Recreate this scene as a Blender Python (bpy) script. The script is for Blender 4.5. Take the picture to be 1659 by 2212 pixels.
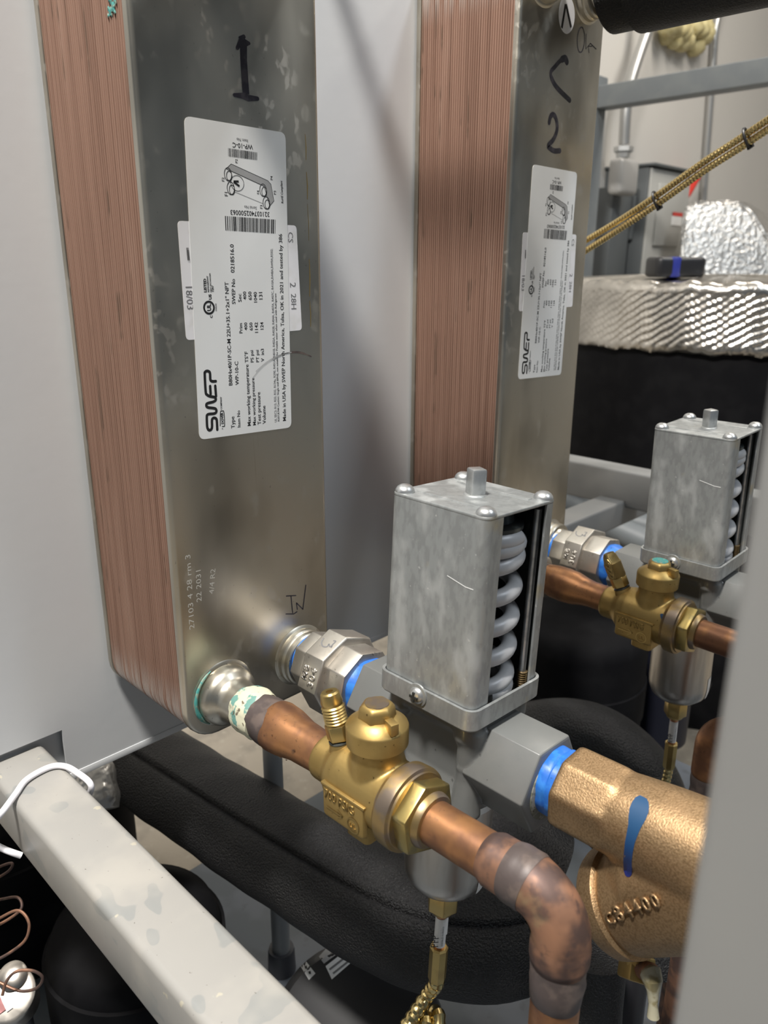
import bpy, bmesh, math, random
from mathutils import Vector, Matrix, Euler
from mathutils.bvhtree import BVHTree
random.seed(7)
S = 0.001                      # geometry below is written in millimetres
sc = bpy.context.scene
C = sc.collection
for o in list(bpy.data.objects): bpy.data.objects.remove(o, do_unlink=True)

# ---------------------------------------------------------------- camera
W, H, F = 1659.0, 2212.0, 1676.3
CP = Vector((-217.5, -386.8, 291.6)); YAW, PITCH, ROLL = 0.794, 0.305, 0.0046
fw = Vector((math.cos(PITCH)*math.sin(YAW), math.cos(PITCH)*math.cos(YAW), -math.sin(PITCH)))
r0 = fw.cross(Vector((0, 0, 1))).normalized(); u0 = r0.cross(fw)
rt = math.cos(ROLL)*r0 + math.sin(ROLL)*u0; up = -math.sin(ROLL)*r0 + math.cos(ROLL)*u0
cd = bpy.data.cameras.new('camera'); cam = bpy.data.objects.new('camera', cd); C.objects.link(cam)
cd.sensor_fit = 'HORIZONTAL'; cd.sensor_width = 36.0; cd.lens = F*36.0/W
cd.clip_start = 0.005; cd.clip_end = 50
M3 = Matrix((rt, up, -fw)).transposed().to_4x4(); M3.translation = CP*S
cam.matrix_world = M3
cd.dof.use_dof = True; cd.dof.focus_distance = 0.47; cd.dof.aperture_fstop = 16.0
sc.camera = cam

def ray(u, v): return fw + (u-W/2)/F*rt - (v-H/2)/F*up
def PX(u, v, ax, val):          # photo pixel -> point where its ray meets a known plane
    d = ray(u, v); t = (val-CP[ax])/d[ax]; return CP + t*d
def PT(u, v, t): return CP + t*ray(u, v)   # photo pixel -> point at forward distance t (mm)

# ---------------------------------------------------------------- world, lights, exposure
wd = bpy.data.worlds.new('world'); sc.world = wd; wd.use_nodes = True
bg = wd.node_tree.nodes['Background']; bg.inputs[0].default_value = (0.62, 0.80, 1.0, 1); bg.inputs[1].default_value = 0.12
def area(name, loc, target, sx, sy, power, col):
    l = bpy.data.lights.new(name, 'AREA'); l.shape = 'RECTANGLE'; l.size = sx*S; l.size_y = sy*S; l.energy = power; l.color = col
    o = bpy.data.objects.new(name, l); C.objects.link(o); o.location = Vector(loc)*S
    o.rotation_euler = (Vector(target)-Vector(loc)).to_track_quat('-Z', 'Y').to_euler(); return o
area('ceiling_light_key', (-700, -330, 2150), (-400, -130, 0), 250, 250, 102, (1.0, 0.96, 0.90))
area('front_fill_light', (1000, -1600, 2150), (1000, -1600, 0), 300, 1200, 26, (0.84, 0.92, 1.0))  # added unseen fill; its cool tint turns the panel's shadow blue
area('far_wall_fill_light', (2000, -100, 2150), (2000, -100, 0), 300, 1200, 34, (1.0, 0.93, 0.83))  # added unseen fill that brightens the back wall
sc.view_settings.view_transform = 'Standard'; sc.view_settings.look = 'None'
sc.view_settings.gamma = 1.0; sc.view_settings.use_curve_mapping = False
sc.view_settings.exposure = 0.0

# ---------------------------------------------------------------- materials
def mk(name, base, rough=0.5, metal=0.0, layers=(), bump=(), spec=None, trans=0.0, coat=0.0, aniso=0.0):
    m = bpy.data.materials.new(name); m.use_nodes = True; nt = m.node_tree; N = nt.nodes; L = nt.links
    b = N['Principled BSDF']
    tc = N.new('ShaderNodeTexCoord')
    def tex(kind, scale, detail=3, dist=0.0, off=0):
        mp = N.new('ShaderNodeMapping'); s = scale if isinstance(scale, tuple) else (scale,)*3
        mp.inputs['Scale'].default_value = s; mp.inputs['Location'].default_value = (off*1.7, off*0.9, off*2.3)
        L.new(tc.outputs['Object'], mp.inputs[0])
        if kind == 'vor':
            t = N.new('ShaderNodeTexVoronoi'); t.inputs['Scale'].default_value = 1; L.new(mp.outputs[0], t.inputs['Vector']); return t.outputs['Distance']
        if kind == 'wave':
            t = N.new('ShaderNodeTexWave'); t.inputs['Scale'].default_value = 1; t.inputs['Distortion'].default_value = dist; t.inputs['Detail'].default_value = detail
            L.new(mp.outputs[0], t.inputs['Vector']); return t.outputs['Fac']
        if kind == 'axis':      # plain coordinate, scaled
            sx = N.new('ShaderNodeSeparateXYZ'); L.new(mp.outputs[0], sx.inputs[0])
            ax = [i for i in range(3) if s[i] != 0][0]; return sx.outputs[ax]
        t = N.new('ShaderNodeTexNoise'); t.inputs['Scale'].default_value = 1; t.inputs['Detail'].default_value = detail; t.inputs['Distortion'].default_value = dist
        L.new(mp.outputs[0], t.inputs['Vector']); return t.outputs['Fac']
    def ramp(out, lo, hi):
        r = N.new('ShaderNodeMapRange'); r.interpolation_type = 'SMOOTHSTEP'
        r.inputs['From Min'].default_value = lo; r.inputs['From Max'].default_value = hi; L.new(out, r.inputs['Value']); return r.outputs['Result']
    def mul(a, k):
        x = N.new('ShaderNodeMath'); x.operation = 'MULTIPLY'; L.new(a, x.inputs[0])
        if isinstance(k, (int, float)): x.inputs[1].default_value = k
        else: L.new(k, x.inputs[1])
        return x.outputs[0]
    colsrc = None; rsrc = None; msrc = None
    for i, ly in enumerate(layers):
        f = ramp(tex(ly.get('k', 'noise'), ly['s'], ly.get('d', 3), ly.get('w', 0.0), ly.get('o', i*3.1)), ly.get('lo', .45), ly.get('hi', .6))
        if 'm' in ly:
            q = ly['m']; f = mul(f, ramp(tex(q.get('k', 'noise'), q['s'], q.get('d', 3), q.get('w', 0), q.get('o', 0)), q['lo'], q['hi']))
        f = mul(f, ly.get('f', 1.0))
        if 'c' in ly:
            mx = N.new('ShaderNodeMix'); mx.data_type = 'RGBA'; L.new(f, mx.inputs['Factor'])
            if colsrc is None: mx.inputs['A'].default_value = (*base, 1)
            else: L.new(colsrc, mx.inputs['A'])
            mx.inputs['B'].default_value = (*ly['c'], 1); colsrc = mx.outputs['Result']
        if 'r' in ly:
            mx = N.new('ShaderNodeMix'); L.new(f, mx.inputs['Factor'])
            if rsrc is None: mx.inputs['A'].default_value = rough
            else: L.new(rsrc, mx.inputs['A'])
            mx.inputs['B'].default_value = ly['r']; rsrc = mx.outputs['Result']
        if 'mt' in ly:
            mx = N.new('ShaderNodeMix'); L.new(f, mx.inputs['Factor'])
            if msrc is None: mx.inputs['A'].default_value = metal
            else: L.new(msrc, mx.inputs['A'])
            mx.inputs['B'].default_value = ly['mt']; msrc = mx.outputs['Result']
    b.inputs['Base Color'].default_value = (*base, 1); b.inputs['Roughness'].default_value = rough; b.inputs['Metallic'].default_value = metal
    if colsrc: L.new(colsrc, b.inputs['Base Color'])
    if rsrc: L.new(rsrc, b.inputs['Roughness'])
    if msrc: L.new(msrc, b.inputs['Metallic'])
    if spec is not None: b.inputs['Specular IOR Level'].default_value = spec
    if trans: b.inputs['Transmission Weight'].default_value = trans
    if coat: b.inputs['Coat Weight'].default_value = coat; b.inputs['Coat Roughness'].default_value = 0.15
    prev = None
    for (k, s, dist, st, *dd) in bump:
        bp = N.new('ShaderNodeBump'); bp.inputs['Distance'].default_value = dist*S; bp.inputs['Strength'].default_value = st
        L.new(tex(k, s, dd[0] if dd else 3, dd[1] if len(dd) > 1 else 0, 5), bp.inputs['Height'])
        if prev: L.new(prev, bp.inputs['Normal'])
        prev = bp.outputs[0]
    if prev: L.new(prev, b.inputs['Normal'])
    return m

MT = {}
MT['panel'] = mk('grey_panel_paint', (0.585, 0.60, 0.615), 0.42, 0, [dict(s=9, lo=.35, hi=.7, c=(0.615, 0.625, 0.63), f=.6), dict(k='vor', s=160, lo=.10, hi=.02, c=(.30, .31, .33), f=.5, m=dict(s=30, lo=.68, hi=.72))],
    [('noise', 900, .05, .25), ('noise', 120, .25, .25)])
MT['frame'] = mk('grey_frame_paint', (0.305, 0.296, 0.278), 0.42, 0, [dict(s=(46, 34, 46), lo=.615, hi=.63, c=(0.225, 0.235, 0.232), f=.7, d=1.5), dict(s=95, lo=.70, hi=.73, c=(.48, .44, .34), f=.7),
    dict(s=26, lo=.4, hi=.7, c=(.385, .365, .33), f=.7), dict(s=420, lo=.73, hi=.75, c=(.10, .09, .08), f=.8)], [('noise', 60, .3, .3), ('noise', 700, .04, .2)])
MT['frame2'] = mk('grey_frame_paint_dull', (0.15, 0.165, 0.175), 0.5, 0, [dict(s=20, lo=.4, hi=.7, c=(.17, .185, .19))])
MT['frame_shaded'] = mk('grey_frame_paint_shaded', (0.285, 0.285, 0.28), 0.45, 0, [dict(s=20, lo=.4, hi=.7, c=(.30, .30, .292))])  # same frame paint, darkened so the upright looks shaded
MT['frame3'] = mk('grey_frame_paint_far_shaded', (0.27, 0.275, 0.275), 0.5, 0, [dict(s=20, lo=.4, hi=.7, c=(.30, .30, .295))])  # shade put into the frame paint of the far rails
MT['plates'] = mk('copper_washed_plate_edges', (0.365, 0.225, 0.168), 0.52, 0.36, [
    dict(s=(30, 700, 3.5), lo=.42, hi=.62, c=(0.25, 0.145, 0.105), f=.75), dict(s=(40, 60, 5), lo=.52, hi=.70, c=(0.43, 0.285, 0.22), f=.6),
    dict(s=(30, 520, 9), lo=.56, hi=.66, c=(0.16, 0.105, 0.075), f=.75, m=dict(s=(22, 34, 26), lo=.53, hi=.62, o=2)),
    dict(k='axis', s=(0, 0, -1000.0), lo=-46, hi=-8, c=(0.55, 0.50, 0.46), f=.9, m=dict(s=(10, 620, 14), lo=.40, hi=.56, o=1), o=0),
    dict(k='axis', s=(0, 0, 1000.0), lo=470, hi=505, c=(0.55, 0.50, 0.46), f=.9, m=dict(s=(10, 620, 14), lo=.40, hi=.56, o=1), o=0)],
    [('noise', (60, 800, 30), .3, .5)])
MT['steel'] = mk('stained_stainless_cover', (0.59, 0.55, 0.47), 0.37, 1.0, [
    dict(s=(16, 16, 9), lo=.42, hi=.66, c=(0.38, 0.35, 0.295), f=.8, r=.32), dict(s=(70, 70, 46), lo=.60, hi=.70, c=(0.62, 0.59, 0.52), f=.5, r=.5), dict(s=(150, 150, 110), lo=.58, hi=.66, c=(0.58, 0.55, 0.50), f=.5, r=.55, m=dict(s=(14, 14, 7), lo=.5, hi=.62, o=8)),
    dict(s=(300, 300, 9), lo=.66, hi=.76, c=(.30, .22, .10), f=.35, m=dict(s=12, lo=.5, hi=.62)), dict(s=380, lo=.70, hi=.76, c=(.25, .23, .20), f=.5)],
    [('noise', (14, 14, 8), .5, .18), ('noise', 260, .05, .2)])
MT['steel_edge'] = mk('stainless_fitting', (0.54, 0.51, 0.44), 0.36, 1.0, [dict(s=60, lo=.5, hi=.7, c=(.40, .35, .26), f=.7, r=.42), dict(s=260, lo=.66, hi=.74, c=(.16, .13, .1), f=.7)], [('noise', 140, .15, .25)])
MT['cast_steel'] = mk('cast_stainless_union', (0.54, 0.51, 0.465), 0.44, 0.95, [dict(s=90, lo=.45, hi=.7, c=(.43, .40, .36), f=.7), dict(s=300, lo=.66, hi=.74, c=(.15, .13, .1), f=.6)], [('noise', 420, .12, .35), ('noise', 60, .3, .2)])
MT['galv'] = mk('weathered_galvanized_sheet', (0.36, 0.375, 0.375), 0.42, 0.6, [
    dict(s=(260, 260, 110), lo=.42, hi=.62, c=(0.275, 0.285, 0.285), f=.7, d=5, r=.5), dict(s=(80, 80, 36), lo=.50, hi=.70, c=(0.44, 0.45, 0.445), f=.6, d=5, r=.6, mt=.3),
    dict(s=420, lo=.68, hi=.74, c=(.58, .58, .56), f=.5, mt=.2), dict(s=30, lo=.66, hi=.74, c=(.44, .36, .19), f=.5)], [('noise', 500, .06, .3)])
MT['zinc'] = mk('zinc_plated_part', (0.60, 0.61, 0.61), 0.30, 0.85, [dict(s=120, lo=.45, hi=.65, c=(.42, .43, .43), f=.8, r=.45)], [('noise', 300, .08, .25)])
MT['spring'] = mk('grey_painted_spring', (0.50, 0.505, 0.52), 0.38, 0.05, [dict(s=90, lo=.5, hi=.7, c=(.42, .42, .43), f=.6), dict(s=300, lo=.72, hi=.76, c=(.12, .11, .1), f=.7)], [('noise', 200, .08, .2)])
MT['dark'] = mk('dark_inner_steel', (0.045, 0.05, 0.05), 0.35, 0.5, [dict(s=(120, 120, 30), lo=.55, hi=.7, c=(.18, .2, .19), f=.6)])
MT['cast'] = mk('grey_painted_casting', (0.140, 0.145, 0.142), 0.36, 0.05, [dict(s=60, lo=.45, hi=.7, c=(.158, .16, .156), f=.6), dict(s=340, lo=.72, hi=.76, c=(.05, .05, .05), f=.7)], [('noise', 520, .10, .32), ('noise', 90, .3, .15)])
MT['brass'] = mk('cast_brass', (0.43, 0.30, 0.11), 0.44, 0.85, [dict(s=70, lo=.45, hi=.68, c=(.34, .23, .08), f=.75, r=.50), dict(s=330, lo=.69, hi=.74, c=(.10, .055, .02), f=.85), dict(s=40, lo=.62, hi=.75, c=(.34, .19, .085), f=.6)], [('noise', 620, .06, .35), ('noise', 130, .2, .2)])
MT['brass_m'] = mk('machined_brass', (0.52, 0.38, 0.15), 0.34, 0.92, [dict(s=80, lo=.5, hi=.7, c=(.38, .26, .10), f=.7), dict(s=420, lo=.72, hi=.76, c=(.08, .04, .02), f=.8)], [('noise', 300, .05, .2)])
MT['brass_d'] = mk('heat_stained_brass', (0.34, 0.24, 0.11), 0.42, 0.85, [dict(s=70, lo=.45, hi=.65, c=(.23, .19, .17), f=.8), dict(s=45, lo=.58, hi=.7, c=(.50, .36, .13), f=.8)], [('noise', 400, .1, .3)])
MT['gold'] = mk('gold_armoured_hose', (0.66, 0.52, 0.24), 0.22, 1.0, [dict(s=200, lo=.5, hi=.7, c=(.5, .36, .14), f=.6)])
MT['bronze'] = mk('sand_cast_bronze', (0.38, 0.255, 0.14), 0.47, 0.85, [dict(s=900, lo=.4, hi=.65, c=(.25, .16, .08), f=.8, d=4), dict(s=55, lo=.5, hi=.75, c=(.42, .275, .15), f=.6)], [('noise', 1100, .35, .6, 4), ('noise', 260, .3, .25)])
MT['copper'] = mk('oxidised_copper', (0.44, 0.215, 0.10), 0.38, 0.80, [dict(s=48, lo=.36, hi=.62, c=(.21, .105, .065), f=.9, r=.48), dict(s=160, lo=.60, hi=.74, c=(.13, .075, .055), f=.6, m=dict(s=50, lo=.45, hi=.6, o=3)), dict(s=30, lo=.52, hi=.72, c=(.54, .265, .105), f=.7), dict(s=420, lo=.60, hi=.70, c=(.12, .07, .05), f=.5, m=dict(s=70, lo=.48, hi=.6, o=6))], [('noise', 120, .35, .4), ('noise', 600, .08, .3)])
MT['copper_d'] = mk('heat_darkened_copper', (0.29, 0.155, 0.10), 0.5, 0.62, [dict(s=60, lo=.40, hi=.58, c=(.10, .068, .062), f=.9, r=.55), dict(s=38, lo=.52, hi=.68, c=(.46, .24, .145), f=.8), dict(s=190, lo=.52, hi=.70, c=(.09, .065, .065), f=.7, m=dict(s=60, lo=.42, hi=.58, o=4)), dict(s=44, lo=.62, hi=.74, c=(.40, .32, .18), f=.6)], [('noise', 180, .2, .3)])
MT['copper_thin'] = mk('clean_copper_tube', (0.56, 0.27, 0.15), 0.3, 0.9, [dict(s=200, lo=.5, hi=.7, c=(.38, .19, .11), f=.6)])
MT['braze'] = mk('black_brazing_scale', (0.085, 0.066, 0.062), 0.48, 0.15, [dict(s=110, lo=.45, hi=.65, c=(.15, .115, .10), f=.8)], [('noise', 120, .5, .5)])
MT['flux'] = mk('cream_flux_and_patina', (0.58, 0.565, 0.42), 0.55, 0.0, [dict(s=110, lo=.50, hi=.56, c=(.10, .26, .23), f=.95), dict(s=150, lo=.60, hi=.64, c=(.10, .07, .045), f=.9, o=9), dict(s=60, lo=.58, hi=.66, c=(.40, .36, .26), f=.7, mt=.6)], [('noise', 220, .5, .5)])
MT['patina'] = mk('teal_patina', (0.06, 0.27, 0.25), 0.6, 0.0, [dict(s=400, lo=.5, hi=.6, c=(.2, .30, .24))])
MT['foam'] = mk('black_rubber_foam', (0.006, 0.006, 0.007), 0.46, 0.0, [dict(s=900, lo=.60, hi=.74, c=(.09, .087, .083), f=.6), dict(s=12, lo=.4, hi=.7, c=(.016, .0155, .015), f=.7)], [('noise', 620, 3.0, 1.0, 5), ('noise', 60, .8, .2)], spec=.45)
MT['black'] = mk('black_plastic', (0.012, 0.012, 0.014), 0.42, 0.0)
MT['blackm'] = mk('matt_black_jacket', (0.005, 0.005, 0.006), 0.75, 0.0, [dict(s=30, lo=.4, hi=.7, c=(.008, .008, .009))], spec=.1)
MT['blue'] = mk('blue_thread_sealant', (0.020, 0.135, 0.52), 0.42, 0.0, [dict(s=150, lo=.5, hi=.62, c=(.035, .20, .60), f=.8), dict(s=240, lo=.68, hi=.72, c=(.02, .08, .25), f=.8)], [('noise', 150, .5, .5)])
MT['bluemark'] = mk('blue_marker_ink', (0.008, 0.008, 0.10), 0.45, 0.0, [dict(k='axis', s=(0, 0, 1000.0), lo=-24, hi=14, c=(.008, .055, .14), o=0)])
MT['white'] = mk('white_sticker', (0.74, 0.745, 0.74), 0.33, 0.0, [dict(s=20, lo=.4, hi=.7, c=(.70, .705, .70))])
MT['white2'] = mk('white_paper_sticker', (0.78, 0.77, 0.79), 0.5, 0.0, [dict(s=60, lo=.5, hi=.7, c=(.70, .69, .68))])
MT['ink'] = mk('black_print', (0.012, 0.012, 0.013), 0.5)
MT['inkgrey'] = mk('grey_print', (0.16, 0.16, 0.165), 0.5)
MT['inkmid'] = mk('mid_grey_print', (0.33, 0.33, 0.33), 0.5)
MT['marker'] = mk('black_marker_ink', (0.018, 0.016, 0.026), 0.42, 0.1, [dict(s=160, lo=.45, hi=.62, c=(.055, .05, .062), f=.8)])
MT['scratch'] = mk('pale_scratch', (0.62, 0.60, 0.55), 0.5, 0.4)
MT['cable'] = mk('white_cable_jacket', (0.80, 0.79, 0.83), 0.35)
MT['foil'] = mk('crinkled_foil_wrap', (0.50, 0.49, 0.47), 0.33, 0.8, [dict(s=40, lo=.4, hi=.7, c=(.55, .54, .52))], [('noise', 75, 4.0, .9, 2)])
MT['bubble'] = mk('bubble_foil_insulation', (0.62, 0.595, 0.555), 0.28, 1.0, [dict(s=12, lo=.4, hi=.7, c=(.45, .43, .40))], [('noise', 90, 3.0, .5)])
MT['wall'] = mk('off_white_wall_paint', (0.62, 0.60, 0.565), 0.8, 0, [dict(s=2, lo=.4, hi=.7, c=(.60, .58, .55))])
MT['ceiling'] = mk('white_ceiling', (0.7, 0.69, 0.67), 0.9)
MT['concrete'] = mk('worn_concrete', (0.30, 0.265, 0.215), 0.7, 0, [dict(s=16, lo=.45, hi=.7, c=(.20, .18, .15), f=.8), dict(s=60, lo=.6, hi=.7, c=(.36, .33, .27), f=.6)], [('noise', 60, 1.5, .4)])
MT['deck'] = mk('grey_deck_paint', (0.085, 0.10, 0.115), 0.5, 0, [dict(s=14, lo=.48, hi=.62, c=(.12, .135, .16), f=.8), dict(s=60, lo=.6, hi=.7, c=(.07, .08, .09), f=.5)])
MT['pvc'] = mk('grey_plastic_pipe', (0.25, 0.255, 0.255), 0.45)
MT['pvcd'] = mk('dark_grey_rubber', (0.055, 0.055, 0.062), 0.5)
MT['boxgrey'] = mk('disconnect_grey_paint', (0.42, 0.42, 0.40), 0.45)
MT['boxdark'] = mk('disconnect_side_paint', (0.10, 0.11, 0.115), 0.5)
MT['conduit'] = mk('galvanised_conduit', (0.50, 0.50, 0.49), 0.35, 0.8)
MT['red'] = mk('red_plastic', (0.55, 0.03, 0.02), 0.4)
MT['bluecap'] = mk('dark_blue_plastic', (0.02, 0.03, 0.22), 0.4)
MT['yellow'] = mk('spray_foam', (0.60, 0.53, 0.29), 0.7, 0, [dict(s=60, lo=.4, hi=.7, c=(.50, .42, .2))])
MT['clear'] = mk('frosted_plastic', (0.40, 0.395, 0.385), 0.3, 0.1)
MT['navy'] = mk('dark_navy_plastic', (0.004, 0.005, 0.014), 0.6)
MT['resin'] = mk('dried_sealant_drip', (0.40, 0.38, 0.28), 0.25, 0, [dict(s=120, lo=.5, hi=.65, c=(.22, .19, .10))])
MT['pink'] = mk('red_tinted_sticker', (0.48, 0.16, 0.16), 0.5)
MT['tan'] = mk('tan_paper_label', (0.30, 0.23, 0.16), 0.6)

# ---------------------------------------------------------------- mesh helpers (mm)
def frame(d, ref=None):
    d = Vector(d).normalized()
    ref = Vector(ref) if ref is not None else (Vector((0, 0, 1)) if abs(d.z) < .9 else Vector((1, 0, 0)))
    a = (ref - ref.dot(d)*d).normalized(); return d, a, d.cross(a)
def rrect(x0, x1, y0, y1, r, n=6):
    out = []
    for cx, cy, a0 in ((x1-r, y0+r, -90), (x1-r, y1-r, 0), (x0+r, y1-r, 90), (x0+r, y0+r, 180)):
        for k in range(n+1):
            a = math.radians(a0+90*k/n); out.append((cx+r*math.cos(a), cy+r*math.sin(a)))
    return out
class B:
    def __init__(s): s.bm = bmesh.new()
    def _bev(s, faces, bev, seg=2, ang=30):
        if bev <= 0: return
        es = {e for f in faces if f.is_valid for e in f.edges}
        es = [e for e in es if len(e.link_faces) == 2 and e.calc_face_angle(0) > math.radians(ang)]
        bmesh.ops.bevel(s.bm, geom=es, offset=bev, segments=seg, profile=.5, affect='EDGES', clamp_overlap=True)
    def loft(s, rings, cap0=True, cap1=True, bev=0, seg=2, ang=30):
        bm = s.bm; vs = [[bm.verts.new(p) for p in r] for r in rings]; fs = []; n = len(rings[0])
        for a, b in zip(vs[:-1], vs[1:]):
            for i in range(n):
                j = (i+1) % n
                fs.append(bm.faces.new((a[i], a[j], b[j], b[i])))
        if cap0: fs.append(bm.faces.new(list(reversed(vs[0]))))
        if cap1: fs.append(bm.faces.new(vs[-1]))
        bmesh.ops.recalc_face_normals(bm, faces=fs)
        s._bev(fs, bev, seg, ang); return s
    def box(s, x0, x1, y0, y1, z0, z1, bev=0, seg=2):
        return s.loft([[(x0, y0, z), (x1, y0, z), (x1, y1, z), (x0, y1, z)] for z in (z0, z1)], bev=bev, seg=seg)
    def obox(s, o, u, v, w, bev=0):      # o corner-centre, u v w half-extent vectors
        o, u, v, w = map(Vector, (o, u, v, w))
        return s.loft([[o-u-v+k*w, o+u-v+k*w, o+u+v+k*w, o-u+v+k*w] for k in (-1, 1)], bev=bev)
    def lathe(s, o, d, prof, n=40, ref=None, rot=0, bev=0, wob=None):
        o = Vector(o); d, a, b = frame(d, ref); rings = []
        for t, r in prof:
            r = max(r, .02); ring = []
            for k in range(n):
                th = 2*math.pi*k/n + rot; rr = r*(1+(wob(t, th) if wob else 0)); ring.append(o+d*t+a*(rr*math.cos(th))+b*(rr*math.sin(th)))
            rings.append(ring)
        return s.loft(rings, bev=bev)
    def prism(s, o, d, t0, t1, af, n=6, rot=0, ref=None, bev=0, cham=0):   # regular prism, af = across flats
        r = af/2/math.cos(math.pi/n)
        if cham: return s.lathe(o, d, [(t0, r-cham), (t0+cham*.6, r), (t1-cham*.6, r), (t1, r-cham)], n, ref, rot, bev)
        return s.lathe(o, d, [(t0, r), (t1, r)], n, ref, rot, bev)
    def tube(s, pts, r, n=16, cap=True, closed=False):
        pts = [Vector(p) for p in pts]; m = len(pts); rr = r if isinstance(r, (list, tuple)) else [r]*m
        t = [((pts[min(i+1, m-1)]-pts[max(i-1, 0)]) if not closed else (pts[(i+1) % m]-pts[i-1])).normalized() for i in range(m)]
        _, a, b = frame(t[0]); rings = []
        for i in range(m):
            a = (a-a.dot(t[i])*t[i]).normalized(); b = t[i].cross(a)
            rings.append([pts[i]+(a*math.cos(2*math.pi*k/n)+b*math.sin(2*math.pi*k/n))*rr[i] for k in range(n)])
        if closed: rings.append(rings[0]); return s.loft(rings, False, False)
        return s.loft(rings, cap, cap)
    def plate(s, out, o, u, v, h, bev=0, seg=2):   # 2D outline extruded by h along u x v
        o, u, v = Vector(o), Vector(u).normalized(), Vector(v).normalized(); w = u.cross(v)
        return s.loft([[o+u*x+v*y+w*k for x, y in out] for k in (0, h)], bev=bev, seg=seg)
    def face(s, pts):
        f = s.bm.faces.new([s.bm.verts.new(p) for p in pts]); return s
    def dome(s, o, d, r, h, n=20, k=6):
        return s.lathe(o, d, [(0, r)]+[(h*math.sin(math.pi/2*i/k), r*math.cos(math.pi/2*i/k)) for i in range(1, k+1)], n)
def obj(name, b, mat, parent=None, ang=35, sub=None):
    bm = b.bm; me = bpy.data.meshes.new(name)
    for v in bm.verts: v.co *= S
    bm.to_mesh(me); bm.free()
    for p in me.polygons: p.use_smooth = True
    try: me.set_sharp_from_angle(angle=math.radians(ang))
    except Exception: pass
    me.materials.append(MT[mat] if isinstance(mat, str) else mat)
    o = bpy.data.objects.new(name, me); C.objects.link(o)
    if parent: o.parent = parent
    return o
def cast_skin(o, voxel=.9, it=6, fac=.5):      # melt overlapping solids of one casting into a single skin
    m = o.modifiers.new('r', 'REMESH'); m.mode = 'VOXEL'; m.voxel_size = voxel*S; m.use_smooth_shade = True
    m = o.modifiers.new('s', 'SMOOTH'); m.factor = fac; m.iterations = it
    dg = bpy.context.evaluated_depsgraph_get(); me = bpy.data.meshes.new_from_object(o.evaluated_get(dg)); mt = o.data.materials[0]
    o.modifiers.clear(); o.data = me
    if not me.materials: me.materials.append(mt)
    for p in me.polygons: p.use_smooth = True
    return o
def tag(o, label, cat=None, group=None, kind=None):
    if label: o['label'] = label
    if cat: o['category'] = cat
    if group: o['group'] = group
    if kind: o['kind'] = kind
    return o
def thing(name, label, cat, loc=(0, 0, 0), rot=(0, 0, 0), group=None):
    o = bpy.data.objects.new(name, None); C.objects.link(o); o.empty_display_size = .01
    o.location = Vector(loc)*S; o.rotation_euler = rot; return tag(o, label, cat, group)
def struct(name, b, mat): o = obj(name, b, mat); o['kind'] = 'structure'; return o
def copy_tree(o, parent=None, skip=()):
    c = o.copy(); C.objects.link(c); c.parent = parent
    for ch in o.children:
        if ch not in skip: copy_tree(ch, c, skip)
    return c
_tc = {}
def text(s, P0, P1, n, mat, parent, name='lettering', ext=0.0, hs=1.0, off=0.15, org=(0, 0, 0), bold=0.0, shear=0.0):
    """text whose baseline runs from P0 to P1 on a surface with normal n (world mm); org = parent's origin"""
    P0, P1, n = Vector(P0), Vector(P1), Vector(n).normalized()
    cu = bpy.data.curves.new(name, 'FONT'); cu.body = s; cu.size = 1.0; cu.resolution_u = 2; cu.extrude = 0; cu.offset = bold; cu.shear = shear
    o = bpy.data.objects.new(name, cu); C.objects.link(o)
    me = bpy.data.meshes.new_from_object(o); bpy.data.objects.remove(o); bpy.data.curves.remove(cu)
    xs = [v.co.x for v in me.vertices]; x0, x1 = min(xs), max(xs)
    u = (P1-P0); k = u.length/(x1-x0); u.normalize(); n = (n-n.dot(u)*u).normalized(); v = n.cross(u)
    for q in me.vertices:
        p = P0 + u*((q.co.x-x0)*k) + v*(q.co.y*k*hs) + n*off - Vector(org); q.co = p*S
    if ext > 0:
        bm = bmesh.new(); bm.from_mesh(me); r = bmesh.ops.extrude_face_region(bm, geom=bm.faces[:])
        bmesh.ops.translate(bm, vec=n*ext*S, verts=[e for e in r['geom'] if isinstance(e, bmesh.types.BMVert)])
        bmesh.ops.recalc_face_normals(bm, faces=bm.faces); bm.to_mesh(me); bm.free()
    me.materials.append(MT[mat]); o = bpy.data.objects.new(name, me); C.objects.link(o); o.parent = parent
    return o
def ribbon(b, pts, w, n, off=0.2, org=(0, 0, 0), rnd=True):
    """flat pen stroke along pts on a surface with normal n; w number or list"""
    n = Vector(n).normalized(); org = Vector(org); P = [Vector(p)+n*off-org for p in pts]; m = len(P); ws = w if isinstance(w, (list, tuple)) else [w]*m
    L, R = [], []
    for i in range(m):
        t = (P[min(i+1, m-1)]-P[max(i-1, 0)]).normalized(); s = n.cross(t).normalized()*(ws[i]/2); L.append(P[i]+s); R.append(P[i]-s)
    bm = b.bm; lv = [bm.verts.new(p) for p in L]; rv = [bm.verts.new(p) for p in R]
    for i in range(m-1): bm.faces.new((rv[i], rv[i+1], lv[i+1], lv[i]))
    if rnd:
        for e, w_ in ((0, ws[0]), (m-1, ws[-1])):
            t = ((P[1]-P[0]) if e == 0 else (P[-1]-P[-2])).normalized(); s = n.cross(t)
            sg = -1 if e == 0 else 1
            arc = [P[e]+(s*math.cos(a)+t*sg*math.sin(a))*w_/2 for a in [math.pi*k/6 for k in range(7)]]
            bm.faces.new([bm.verts.new(p) for p in (arc if e == 1 else arc[::-1])])
    return b
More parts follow.
